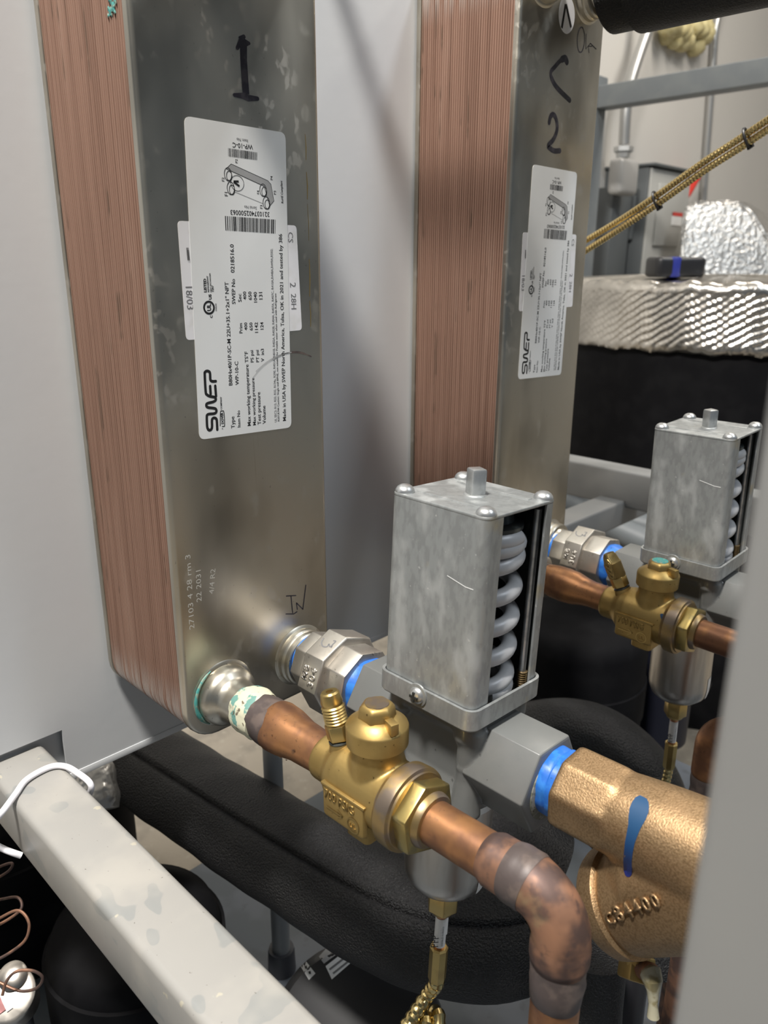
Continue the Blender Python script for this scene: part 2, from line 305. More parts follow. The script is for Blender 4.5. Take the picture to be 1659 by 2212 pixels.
def spl(pts, k=6, closed=False):      # Catmull-Rom
    P = [Vector(p) for p in pts]; m = len(P); out = []
    for i in range(m if closed else m-1):
        a, b_, c, d = (P[(i-1) % m] if closed or i > 0 else P[0]*2-P[1]), P[i], P[(i+1) % m], (P[(i+2) % m] if closed or i+2 < m else P[-1]*2-P[-2])
        for j in range(k):
            t = j/k; out.append(.5*((2*b_)+(c-a)*t+(2*a-5*b_+4*c-d)*t*t+(3*b_-a-3*c+d)*t**3))
    if not closed: out.append(P[-1])
    return out
def arc_path(pts, r, k=8):            # polyline with rounded corners of radius r
    P = [Vector(p) for p in pts]; out = [P[0]]
    for i in range(1, len(P)-1):
        a = (P[i-1]-P[i]).normalized(); c = (P[i+1]-P[i]).normalized(); ang = a.angle(c); t = r/math.tan(ang/2)
        s, e = P[i]+a*t, P[i]+c*t
        cen = P[i]+(a+c).normalized()*(r/math.sin(ang/2))
        v0, v1 = s-cen, e-cen
        for j in range(k+1): out.append(cen + v0.slerp(v1, j/k) if False else cen+(v0*math.sin((1-j/k)*(math.pi-ang))+v1*math.sin(j/k*(math.pi-ang)))/math.sin(math.pi-ang))
    out.append(P[-1]); return out
def resample(pts, step):
    out = [pts[0].copy()]; acc = 0
    for a, c in zip(pts[:-1], pts[1:]):
        L = (c-a).length; d = step-acc
        while d <= L: out.append(a+(c-a)*(d/L)); d += step
        acc = (acc+L) % step if L else acc
    return out
def hose(b, pts, r, pitch=2.4, n=14):  # interlocked armour hose
    P = resample(pts, pitch/3); rr = [r if i % 3 else r*.86 for i in range(len(P))]
    return b.tube(P, rr, n)
def tree_of(objs):                     # surface lookup for marks drawn on curved things
    vs, fs = [], []
    for o in objs:
        M = o.matrix_local.copy(); q = o.parent
        while q: M = Matrix.LocRotScale(q.location, q.rotation_euler, q.scale) @ M; q = q.parent
        k = len(vs); vs += [(M @ v.co)/S for v in o.data.vertices]; fs += [[i+k for i in p.vertices] for p in o.data.polygons]
    return BVHTree.FromPolygons(vs, fs)
def on_surf(tr, u, v, off=.2):
    hit = tr.ray_cast(CP, ray(u, v).normalized())
    if hit[0] is None: return None, None
    n = hit[1]; n = -n if n.dot(ray(u, v)) > 0 else n
    return hit[0]+n*off, n
def decal(tr, pxs, ws, mat, parent, name, org=(0, 0, 0), off=.25):
    """stroke through photo pixels laid on the surface it is drawn on; ws in pixels; mesh strip of 5 across"""
    bm = B(); m = len(pxs); rows = []
    M = Matrix.Identity(4); q = parent
    while q: M = Matrix.LocRotScale(q.location, q.rotation_euler, q.scale) @ M; q = q.parent
    Mi = M.inverted()
    for i in range(m):
        a, c = pxs[max(i-1, 0)], pxs[min(i+1, m-1)]; tx, ty = c[0]-a[0], c[1]-a[1]; l = math.hypot(tx, ty) or 1; nx, ny = -ty/l, tx/l
        row = []
        for k in (-1, -.5, 0, .5, 1):
            p, _ = on_surf(tr, pxs[i][0]+nx*ws[i]/2*k, pxs[i][1]+ny*ws[i]/2*k, off)
            if p is None: row = None; break
            row.append(bm.bm.verts.new((Mi @ (p*S))/S))
        if row: rows.append(row)
    for r_, s_ in zip(rows[:-1], rows[1:]):
        for k in range(4): bm.bm.faces.new((r_[k], r_[k+1], s_[k+1], s_[k]))
    return obj(name, bm, mat, parent)
# ================================================================ the room
FZ, DZ = -620.0, -380.0          # concrete floor, skid deck
XW = 4300.0; YW = 1000.0
struct('floor', B().box(-2600, XW, -2600, YW, FZ-40, FZ), 'concrete')
struct('wall_back', B().box(-2600, XW, YW, YW+60, FZ, 2200), 'wall')
struct('wall_right', B().box(XW, XW+60, -2600, YW, FZ, 2200), 'wall')
struct('ceiling', B().box(-2600, XW+60, -2600, YW+60, 2200, 2260), 'ceiling')

# ================================================================ skid: deck, panel, frame
PY = 107.0                        # front plane of the grey panel
deck_y = PX(700, 1705, 2, DZ).y
dk = obj('skid_deck', B().box(-420, 760, -700, deck_y, DZ-4, DZ, bev=.8), 'deck')
tag(dk, 'blue-grey painted steel deck under the pipes', 'deck')

nb = PX(134, 1577, 1, PY)         # corner of the notch cut for the frame rail
pt = thing('sheet_metal_cabinet', 'light grey painted sheet-metal cabinet side behind both heat exchangers', 'cabinet', (0, PY, -61))
z0 = 0
out = [(-700, nb.z+61), (nb.x, nb.z+61), (nb.x, 0), (520, 0), (520, 1000), (-700, 1000)]
obj('sheet', B().plate(out, (0, 0, 0), (1, 0, 0), (0, 0, 1), -2.0), 'panel', pt)
obj('bottom_hem', B().box(nb.x+1, 520, -.5, 10, -1.0, 4.5, bev=.25), 'panel', pt)
obj('notch_backing', B().box(-700, nb.x+30, 6, 8, 2, nb.z+85), 'panel', pt)

RT = PX(94, 1610, 1, PY); rz = RT.z; rx1 = -50.5; rx0 = -89.5
fr = thing('equipment_rack', 'grey painted square-tube steel frame carrying the equipment', 'rack', (rx0, 0, rz-38))
def fbox(name, x0, x1, y0, y1, z0, z1, mat, bev=3.5):
    return obj(name, B().box(x0-rx0, x1-rx0, y0, y1, z0-rz+38, z1-rz+38, bev=bev, seg=3), mat, fr)
r_ = fbox('rail', rx0, rx1, -620, PY+5.5, rz-40, rz, 'frame', 4.5); r_['label'] = 'square rail with water stains and a white cable'
# upright tube right beside the lens
e1 = PT(1622, 1000, 105); 
pu = fbox('upright', e1.x, e1.x+40, e1.y-40, e1.y, DZ, 1000, 'frame_shaded', 4); pu['label'] = 'single upright tube of the rack'
# far corner of the frame: post, top beam, low rails
c1 = PT(1311, 215, 2000)
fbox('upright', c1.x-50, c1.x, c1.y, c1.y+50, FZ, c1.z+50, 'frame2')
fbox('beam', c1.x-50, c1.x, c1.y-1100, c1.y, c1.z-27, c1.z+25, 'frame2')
b1 = PT(1240, 997, 1130)
fbox('rail', b1.x, b1.x+40, b1.y-500, b1.y+260, b1.z-52, b1.z, 'frame3')
b2 = PT(1222, 1135, 980)
fbox('rail', 548, b1.x+240, b2.y, b2.y+40, b2.z-36, b2.z, 'frame3')

# ================================================================ brazed plate heat exchangers
D = 103.4; HX, HZ = 119.0, 526.0
N_ = (0, -1, 0)
def hx_ring(y, ins, r=23): return [(x, y, z) for x, z in rrect(ins, HX-ins, ins, HZ-ins, max(r-ins, 2), 7)]
E1o = Vector((0, 0, 0)); E2o = Vector((319.0, 2.2, 4.6))
def exchanger_shell(t):
    cv = obj('front_cover', B().loft([hx_ring(5, .2), hx_ring(4.9, -.5), hx_ring(2.2, -.3), hx_ring(1.0, .35), hx_ring(.3, 1.3), hx_ring(0, 2.8)]), 'steel', t, 60)
    rings = []; n = 41; y = 5.0; p = (98.6-5.0)/n
    for k in range(n):
        rings += [hx_ring(y+p*k, 2.0), hx_ring(y+p*(k+.22), .3), hx_ring(y+p*(k+.70), .6), hx_ring(y+p*(k+.80), 2.0)]
    ps = obj('plate_stack', B().loft(rings), 'plates', t, 25); ps['label'] = 'stack of copper-washed plate edges'
    obj('back_cover', B().loft([hx_ring(98.6, -.2), hx_ring(D, -.2)], bev=.8), 'steel', t)
    return cv
def port(t, x, z, short=False):
    prof = [(-1, 23.5), (0.2, 22.5), (.9, 20.8), (1.2, 20.0), (6.5, 19.9), (8.6, 19.3), (10.6, 17.8), (12.4, 15.6), (14.2, 14.4), (18, 14.0), (26, 13.9), (30, 13.8), (36, 13.2), (37, 11)]
    return obj('port', B().lathe((x, 0, z), N_, prof, 56), 'steel_edge', t)
def port_nut(t, x, z):
    prof = [(-1, 23), (.3, 21.8), (1.0, 20.6), (1.3, 20.2), (4.5, 20.0), (5.2, 19.2), (6, 18.6), (6.8, 19.4), (9.5, 19.2), (10.5, 18.2), (10.6, 15), (13, 14)]
    return obj('port', B().lathe((x, 0, z), N_, prof, 56), 'steel_edge', t)
e1t = thing('heat_exchanger', 'copper-edged brazed plate heat exchanger marked 1, with foil-free white label beside the zinc valve', 'heat exchanger', E1o)
e1t['label'] = 'brazed plate heat exchanger with copper-coloured side and a hand-drawn 1 above its label'
exchanger_shell(e1t)
P1 = (28.0, 27.5); P2 = (92.0, 31.0)
port(e1t, *P1); port_nut(e1t, *P2)
port(e1t, 28, 498); port_nut(e1t, 91, 498)
# teal patina round the port
b = B(); b.tube([Vector((P1[0]+21.4*math.cos(a), -.9, P1[1]+21.4*math.sin(a))) for a in [math.radians(115+k*10) for k in range(13)]], [.25, .7, 1.0, .8, 1.1, .9, 1.3, 1.0, 1.4, 1.6, 1.3, .9, .3], 8)
obj('patina', b, 'patina', e1t)

MT['drip'] = mk('yellow_brown_drip', (0.33, 0.24, 0.10), 0.4, 0.6)
# ---- the big printed label
def c2(x, y): return (380+x/5.8214, 240+y/5.8214)
def c3(x, y): return (380+x/5.8214, 600+y/5.8214)
def LP(p): return PX(p[0], p[1], 1, 0.0)
lab_px = [(397, 250), (616, 287), (629, 923), (430, 950)]
lc = [LP(p) for p in lab_px]
def sticker(name, corners, r, y, mat, parent, h=.15, org=Vector()):
    # rounded quad through four corners (clockwise from top left)
    out = []
    m = len(corners)
    for i in range(m):
        a, c, d = corners[i-1], corners[i], corners[(i+1) % m]
        s, e = c+(a-c).normalized()*r, c+(d-c).normalized()*r
        for k in range(6):
            t = k/5; q = (s*(1-t)**2+c*2*t*(1-t)+e*t*t)-org; out.append(q)
    b_ = B(); b_.loft([[(q.x, y, q.z) for q in out], [(q.x, y-h, q.z) for q in out]])
    return obj(name, b_, mat, parent)
under = sticker('paper_sticker', [LP(p) for p in ((383, 477), (640, 487), (652, 713), (402, 735))], 2.5, -.02, 'white2', e1t, .12); under['label'] = 'smaller paper sticker half covered by the main label'
lab = sticker('label', lc, 4, -.16, 'white', e1t, .14); lab['label'] = 'white printed maker label'
LY = -.30
def T(s, p0, p1, mat='ink', hs=1.0, bold=0.0, par=None, shear=0.0): return text(s, LP(p0), LP(p1), N_, mat, par or lab, off=-LY+.06, hs=hs, bold=bold+.010, shear=shear)
T('Type', c3(735, 1888), c3(728, 1740)); T('Item No', c3(808, 1876), c3(800, 1665))
T('B80Hx40/1P-SC-M 22U+35.1+2x1" NPT', c3(706, 1350), c3(655, 52)); T('WP-10-C', c3(788, 1345), c3(778, 1050))
T('SWEP No', c3(745, 330), c2(737, 2110)); T('0218516.0', c2(733, 2032), c2(722, 1675))
for s, a, c in (('Prim', (833, 695), (828, 570)), ('Sec', (822, 302), (816, 200)), ('400', (895, 658), (890, 560)), ('400', (882, 275), (877, 172)), ('650', (962, 660), (957, 560)), ('650', (950, 278), (944, 172)),
                ('1142', (1030, 688), (1025, 558)), ('1040', (1017, 308), (1012, 178)), ('124', (1098, 648), (1094, 556)), ('131', (1086, 270), (1081, 180)),
                ('Max working temperature', (938, 1858), (908, 1088)), ('TS°F', (905, 1064), (899, 925)), ('Max working pressure', (1002, 1850), (981, 1258)), ('PS psi', (974, 1060), (966, 908)),
                ('Test pressure', (1065, 1842), (1055, 1435)), ('PT psi', (1041, 1058), (1035, 905)), ('Volume', (1128, 1832), (1121, 1605)), ('V  in3', (1106, 1052), (1101, 890))):
    T(s, c3(*a), c3(*c))
T('UL SEC2: R12, R22, R32, R134a, R290, R401A, R401B, R402A, R402B, R404A, R407A, R407C, R410A,R448A,R449A,R502;', c3(1263, 1812), c2(1212, 1730), 'inkgrey', 1.15)
T('R507,R744 Caution: Single wall BPHE, not suitable for Potable water when used with Refrigerant', c3(1298, 1802), c3(1258, 195), 'ink', 1.0)
T('Made in USA by SWEP North America, Tulsa, OK in 2021 and tested by 386', c3(1380, 1795), c2(1330, 1545), 'ink')
T('RoHS Compliant', c2(1347, 1162), c2(1332, 875), 'ink', 1.15, .012, shear=.2)
T('Item No', c2(900, 358), c2(758, 335), 'inkgrey'); T('WP-10-C', c2(962, 425), c2(705, 395), 'ink')
T('Serial No', c2(1012, 1203), c2(855, 1186), 'inkgrey'); T('321037402500063', c2(1170, 1272), c2(680, 1242), 'ink')
# round listing mark
def R2(p): return LP(c3(*p))
b = B(); cc = R2((412, 375)); rad = (R2((412, 300))-cc).length
ribbon(b, [cc+Vector((rad*math.cos(a), 0, rad*math.sin(a))) for a in [2*math.pi*k/40 for k in range(41)]], 1.15, N_, -LY+.06, rnd=False); obj('mark_ring', b, 'ink', lab)
T('UL', c3(438, 415), c3(432, 325), 'ink', 1.1, .03); T('C', c3(457, 505), c3(455, 470), bold=.03); T('US', c3(445, 272), c3(440, 205), bold=.03)
T('LISTED', c3(382, 182), c3(374, 10), bold=.03); T('REFRIGERANT', c2(415, 2275), c2(400, 2070), bold=.02); T('HEAT EXCHANGER', c2(445, 2277), c2(430, 2035), bold=.02); T('72R7', c3(472, 178), c3(467, 95), bold=.02); T('SA8230', c3(510, 418), c3(506, 322), 'inkgrey', 1.0, .02)
# maker's logo: one bent stroke per letter group
def strokes(lists, w, mat, name, par=None, conv=None, closed=False):
    b = B()
    for l in lists: ribbon(b, spl([(conv or R2)(p) for p in l], 6), w, N_, -LY+.06)
    return obj(name, b, mat, par or lab)
strokes([[(516, 1908), (510, 1800), (502, 1772), (478, 1760), (455, 1772), (449, 1800), (450, 1872), (440, 1905), (418, 1916), (398, 1900), (388, 1860), (384, 1750), (392, 1722), (420, 1712), (470, 1708), (497, 1696), (505, 1672), (495, 1648), (465, 1638), (410, 1632), (384, 1620), (378, 1600), (386, 1582), (420, 1570), (462, 1560), (492, 1542), (497, 1520), (478, 1500), (425, 1490), (385, 1468), (370, 1430), (358, 1220), (362, 1186), (385, 1172), (410, 1178), (424, 1200), (428, 1272), (438, 1294), (460, 1302), (497, 1300)],
         [(432, 1462), (426, 1362)], [(500, 1488), (490, 1358)]], 1.65, 'ink', 'logo')
T('DOVER', c3(597, 1835), c3(588, 1690), 'ink', 1.1, .03); T('COMPANY', c3(577, 1655), c3(571, 1492), 'ink', 1.0, .02); T('A', c3(590, 1905), c3(588, 1885), 'ink')
strokes([[(553, 1860), (553, 1850), (556, 1690), (575, 1675), (600, 1690), (608, 1850), (600, 1866), (578, 1868)]], .5, 'ink', 'logo_frame')
# bar codes
def barcode(quad, seed, name):       # quad px: left-top, right-top, right-bottom, left-bottom
    rnd = random.Random(seed); q = [LP(c2(*p)) for p in quad]; b = B(); x = 0.0
    while x < 1:
        w = rnd.choice((.008, .008, .016, .024)); x2 = min(1, x+w)
        pts = [q[0].lerp(q[1], x), q[0].lerp(q[1], x2), q[3].lerp(q[2], x2), q[3].lerp(q[2], x)]
        b.face([p+Vector((0, LY-.06, 0)) for p in pts]); x = x2+rnd.choice((.008, .012, .02))
    return obj(name, b, 'ink', lab)
barcode([(652, 465), (1020, 520), (1018, 618), (655, 570)], 3, 'barcode'); barcode([(612, 1318), (1248, 1365), (1244, 1540), (620, 1500)], 5, 'barcode')
# line drawing of the exchanger on the label
def G(p): return LP(c2(*p))
strokes([[(640, 850), (660, 920)], [(722, 1010), (1095, 1165)]], .22, 'inkgrey', 'drawing_outline', conv=G)
b = B(); b.face([G(p)+Vector((0, LY-.05, 0)) for p in ((628, 725), (690, 665), (1150, 875), (1105, 945))]); b.face([G(p)+Vector((0, LY-.05, 0)) for p in ((1105, 945), (1150, 875), (1190, 920), (1228, 1130), (1175, 1195))]); obj('drawing_side', b, 'inkmid', lab)
strokes([[(628, 725), (690, 665)], [(690, 665), (1150, 875)], [(1150, 875), (1190, 920)], [(1190, 920), (1228, 1130)], [(1228, 1130), (1175, 1195)], [(1175, 1195), (1105, 945)], [(1105, 945), (628, 725)]], .3, 'ink', 'drawing_edge', conv=G)
for cx, cy in ((650, 795), (685, 970), (1092, 995), (1132, 1155)):
    b = B(); o_ = G((cx, cy))
    for k, rr in enumerate((3.3, 2.5)):
        ribbon(b, [o_+Vector((rr*.72*math.cos(a)+k*.8, 0, rr*math.sin(a)-k*.8)) for a in [2*math.pi*j/20 for j in range(21)]], .4, N_, -LY+.07, rnd=False)
    obj('drawing_port', b, 'ink', lab)
b = B(); o_ = G((768, 908)); ribbon(b, [o_+Vector((4.4*math.cos(a), 0, 4.0*math.sin(a))) for a in [2*math.pi*j/24 for j in range(25)]], .3, N_, -LY+.07, rnd=False)
ribbon(b, [G((720, 885)), G((785, 885))], 1.1, N_, -LY+.08, rnd=False); ribbon(b, [G((720, 890)), G((795, 945))], 1.1, N_, -LY+.08, rnd=False); obj('drawing_arrow', b, 'ink', lab)
for s, a, c in (('F2', (605, 885), (603, 835)), ('F1', (648, 1070), (645, 1020)), ('P2', (772, 655), (770, 605)), ('P4', (1213, 868), (1211, 818)), ('F4', (1045, 1045), (1042, 998)), ('F3', (1085, 1228), (1083, 1182)), ('P3', (1255, 1050), (1253, 1003))):
    T(s, c2(*a), c2(*c), 'ink')
# writing on the smaller sticker
T2 = lambda s, a, c, **k: text(s, LP(a), LP(c), N_, 'inkgrey', under, off=.22, **k)
T2('18/03', c3(118, 112), c3(140, 398)); T2('CS', c2(1408, 1520), c2(1410, 1650)); T2('2', c3(1432, 60), c3(1434, 120)); T2('28H', c3(1445, 200), c3(1450, 395))
strokes([[(130, 1720), (145, 1875)], [(140, 1720), (156, 1875)], [(150, 1720), (166, 1875)]], .3, 'ink', 'printed_lines', par=under, conv=G)
E1ONLY = []
# ---- hand-drawn marks on exchanger 1
def Q(z, ox, oy): return lambda p: LP((ox+p[0]/z, oy+p[1]/z))
k1 = Q(11.85, 460, 60)
b = B(); ribbon(b, [k1(p) for p in ((780, 330), (785, 800), (810, 1200), (845, 1700))], [4.6, 4.3, 4.4, 4.4], N_, .12, rnd=False)
ribbon(b, [k1(p) for p in ((545, 1720), (760, 1740), (900, 1800), (1140, 1815))], [1.8, 3.0, 3.3, 2.2], N_, .14)
ribbon(b, [k1(p) for p in ((720, 330), (625, 520))], [3.0, 2.0], N_, .13); ribbon(b, [k1(p) for p in ((680, 250), (790, 230))], [1.2, 2.2], N_, .15); ribbon(b, [k1(p) for p in ((730, 440), (830, 380), (925, 400))], [3.6, 3.8, 1.6], N_, .16)
mk1 = obj('marker_stroke', b, 'marker', e1t); mk1['label'] = 'hand-drawn black 1'
k2 = Q(2.183, 0, 1000)
b = B()
for l in (((1350, 628), (1395, 625)), ((1372, 628), (1378, 690), (1380, 706)), ((1348, 712), (1385, 712), (1400, 702)), ((1402, 690), (1398, 660)), ((1398, 660), (1428, 690)), ((1428, 690), (1442, 576))):
    ribbon(b, [k2(p) for p in l], .75, N_, .12)
mk2 = obj('marker_writing', b, 'marker', e1t); mk2['label'] = 'handwritten IN'
def scr(s, a, c, hs=1.0): o = text(s, LP((390+a[0]/11.06, 1180+a[1]/11.06)), LP((390+c[0]/11.06, 1180+c[1]/11.06)), N_, 'scratch', e1t, 'scratched_writing', off=.06, hs=hs); return o
sc_ = [scr('4/4 R2', (790, 1130), (830, 530), .8), scr('22 2031', (500, 1310), (480, 560), .75), scr('27103 4 28 rm 3', (330, 1960), (230, 190), .7)]
# scuffs, drips and patina that only this unit has
b = B(); ribbon(b, spl([LP(p) for p in ((545, 816), (566, 792), (590, 775), (614, 764), (628, 761))], 4), [.3]*8+[.7]*9, N_, .42); ribbon(b, spl([LP(p) for p in ((552, 802), (575, 782), (600, 768), (622, 762))], 4), .3, N_, .42)
sf1 = obj('scuff', b, 'inkmid', lab)
b = B(); ribbon(b, spl([LP(p) for p in ((629, 761), (645, 761), (660, 765), (672, 770))], 4), [1.4]*8+[.8]*5, N_, .08); sf2 = obj('scuff', b, 'braze', e1t)
b = B()
for a, c, w in (((659, 290), (661, 345), .7), ((662, 372), (664, 430), .9), ((664, 440), (667, 520), .5), ((668, 560), (669, 640), 1.0), ((669, 650), (671, 705), .8)): ribbon(b, [LP(a), LP(((a[0]+c[0])/2+1, (a[1]+c[1])/2)), LP(c)], [w*.5, w, w*.6], N_, .05)
sf3 = obj('dried_drip', b, 'drip', e1t)
b = B()
for k in range(16):
    u, v = random.uniform(233, 252), random.uniform(-6, 40); p = PX(u, v, 0, .25); b.lathe(p, (-1, 0, 0), [(0, random.uniform(.6, 2.0)), (.35, .3)], 9, wob=lambda t_, a: .3*math.sin(3*a+k))
sf4 = obj('patina', b, 'patina', e1t)
E1ONLY += [mk1, mk2, sf1, sf2, sf3, sf4] + sc_

# ---- exchanger 2: the same unit further along the panel
e2t = copy_tree(e1t, None, skip=set(E1ONLY)); e2t.location = E2o*S
e2t['label'] = 'brazed plate heat exchanger with a hand-drawn 2 above its label and a round arrow sticker'
for ch in list(e2t.children):
    if ch.name.startswith('patina'): bpy.data.objects.remove(ch)
def LE(p): return PX(p[0], p[1], 1, E2o.y)
k3 = lambda p: LE((1180+p[0]/6.508, p[1]/6.508))
b = B(); ribbon(b, spl([k3(p) for p in ((40, 1720), (60, 1640), (90, 1610), (125, 1640), (150, 1730), (148, 1840), (100, 1960), (30, 2040), (40, 2075), (110, 2120), (190, 2120))], 4), 4.0, N_, .12, org=E2o)
obj('marker_stroke', b, 'marker', e2t)['label'] = 'hand-drawn black 2'
b = B(); ribbon(b, spl([k3(p) for p in ((290, 870), (265, 820), (200, 850), (120, 940), (65, 1010), (75, 1100), (150, 1230), (330, 1410))], 4), [5]*8+[3.5]*12+[4]*9, N_, .12, org=E2o)
obj('marker_stroke', b, 'marker', e2t)
b = B(); o_ = k3((487, 560)); ribbon(b, [o_+Vector((5.5*math.cos(a), 0, 9*math.sin(a))) for a in [2*math.pi*j/20 for j in range(21)]], .9, N_, .12, org=E2o, rnd=False)
for l in (((560, 480), (555, 690), (620, 610)), ((620, 610), (700, 690)), ((600, 740), (590, 650), (640, 650))): ribbon(b, [k3(p) for p in l], .8, N_, .12, org=E2o)
obj('marker_writing', b, 'marker', e2t)
o_ = k3((282, 290)); b = B(); b.plate([(11.5*math.cos(a), 13.0*math.sin(a)) for a in [2*math.pi*j/32 for j in range(32)]], o_-E2o+Vector((0, -.02, 4)), (1, 0, 0), (0, 0, 1), .12)
st = obj('round_sticker', b, 'white2', e2t); st['label'] = 'round white sticker with a black arrowhead'
b = B(); ribbon(b, [k3((215, 395)), k3((270, 60))], 2.6, N_, .25, org=E2o, rnd=False); ribbon(b, [k3((345, 385)), k3((275, 60))], 2.6, N_, .27, org=E2o, rnd=False); obj('arrowhead', b, 'ink', st)
# ================================================================ stainless pipe union (axis along -y from the port)
OCT = 0.35
def make_union(loc, label):
    t = thing('pipe_union', label, 'pipe union', loc)
    Y = (0, -1, 0); X = (-math.cos(OCT), 0, math.sin(OCT))      # one flat faces left and a little up
    rot = math.pi/8
    obj('nipple', B().lathe((0, 0, 0), Y, [(9, 16.2), (14, 16.2), (15, 15), (70, 15.0), (84, 15.0)], 40), 'steel_edge', t)
    b = B(); b.lathe((0, 0, 0), Y, [(11.0, 16.8), (12, 17.2), (14.5, 17.0), (15.5, 16.5)], 36); obj('thread_sealant', b, 'blue', t)
    b = B(); b.prism((0, 0, 0), Y, 15, 33, 40, 8, rot, X, bev=.9); obj('tail_piece', b, 'cast_steel', t)
    b = B(); r = 54.5/2/math.cos(math.pi/8)
    b.lathe((0, 0, 0), Y, [(31.5, r-5), (32.2, r-.5), (32.8, r), (49.4, r), (50.4, r-1.2), (50.9, r-6.5)], 8, X, rot, bev=.8); nut = obj('union_nut', b, 'cast_steel', t); nut['label'] = 'octagonal union nut stamped MB 304'
    b = B(); b.prism((0, 0, 0), Y, 50, 67.5, 45.5, 8, rot+.1, X, bev=.9); obj('tail_piece', b, 'cast_steel', t)
    b = B(); b.lathe((0, 0, 0), Y, [(66.5, 19.0), (68, 19.6), (71, 19.2), (75, 18.4), (78, 17.8)], 40, wob=lambda t_, a: .03*math.sin(3*a+t_)+.02*math.sin(7*a)); obj('thread_sealant', b, 'blue', t)
    # cast letters on the flat that faces the front left
    n = Vector((-math.cos(OCT), 0, math.sin(OCT))); zz = Vector((math.sin(OCT), 0, math.cos(OCT))); c = n*(54.5/2)
    text('MB', c+Vector((0, -39.2, 0))-zz*5.5, c+Vector((0, -39.2, 0))+zz*4.5, n, 'cast_steel', nut, 'raised_letters', ext=.7, off=-.1, hs=.85, bold=.02)
    text('304', c+Vector((0, -46.6, 0))-zz*8.5, c+Vector((0, -46.6, 0))+zz*4.5, n, 'cast_steel', nut, 'raised_letters', ext=.7, off=-.1, hs=.85, bold=.02)
    return t
U1 = (92.5, 0, 33.0)
un1 = make_union(U1, 'stainless steel union nut with a pen mark, between heat exchanger 1 and the zinc valve')
n2_ = Vector((-math.cos(OCT-math.pi/4), 0, math.sin(math.pi/4+OCT))).normalized(); a2 = math.radians(45)+OCT
n2_ = Vector((-math.cos(a2), 0, math.sin(a2)))
def KU(p): # point on the upper flat of the nut
    u, v = 590+p[0]/6.9125, 1330+p[1]/6.9125; d = ray(u, v); c = Vector(U1)+n2_*27.25; return CP + d*((c-CP).dot(n2_)/d.dot(n2_))
b = B()
for l in (((755, 340), (725, 400), (740, 455), (800, 465), (830, 430)), ((835, 425), (850, 465), (880, 455)), ((905, 375), (935, 385), (880, 440), (870, 475))): ribbon(b, spl([KU(p) for p in l], 4), 1.0, n2_, .12, org=U1)
obj('pen_mark', b, 'inkgrey', un1)

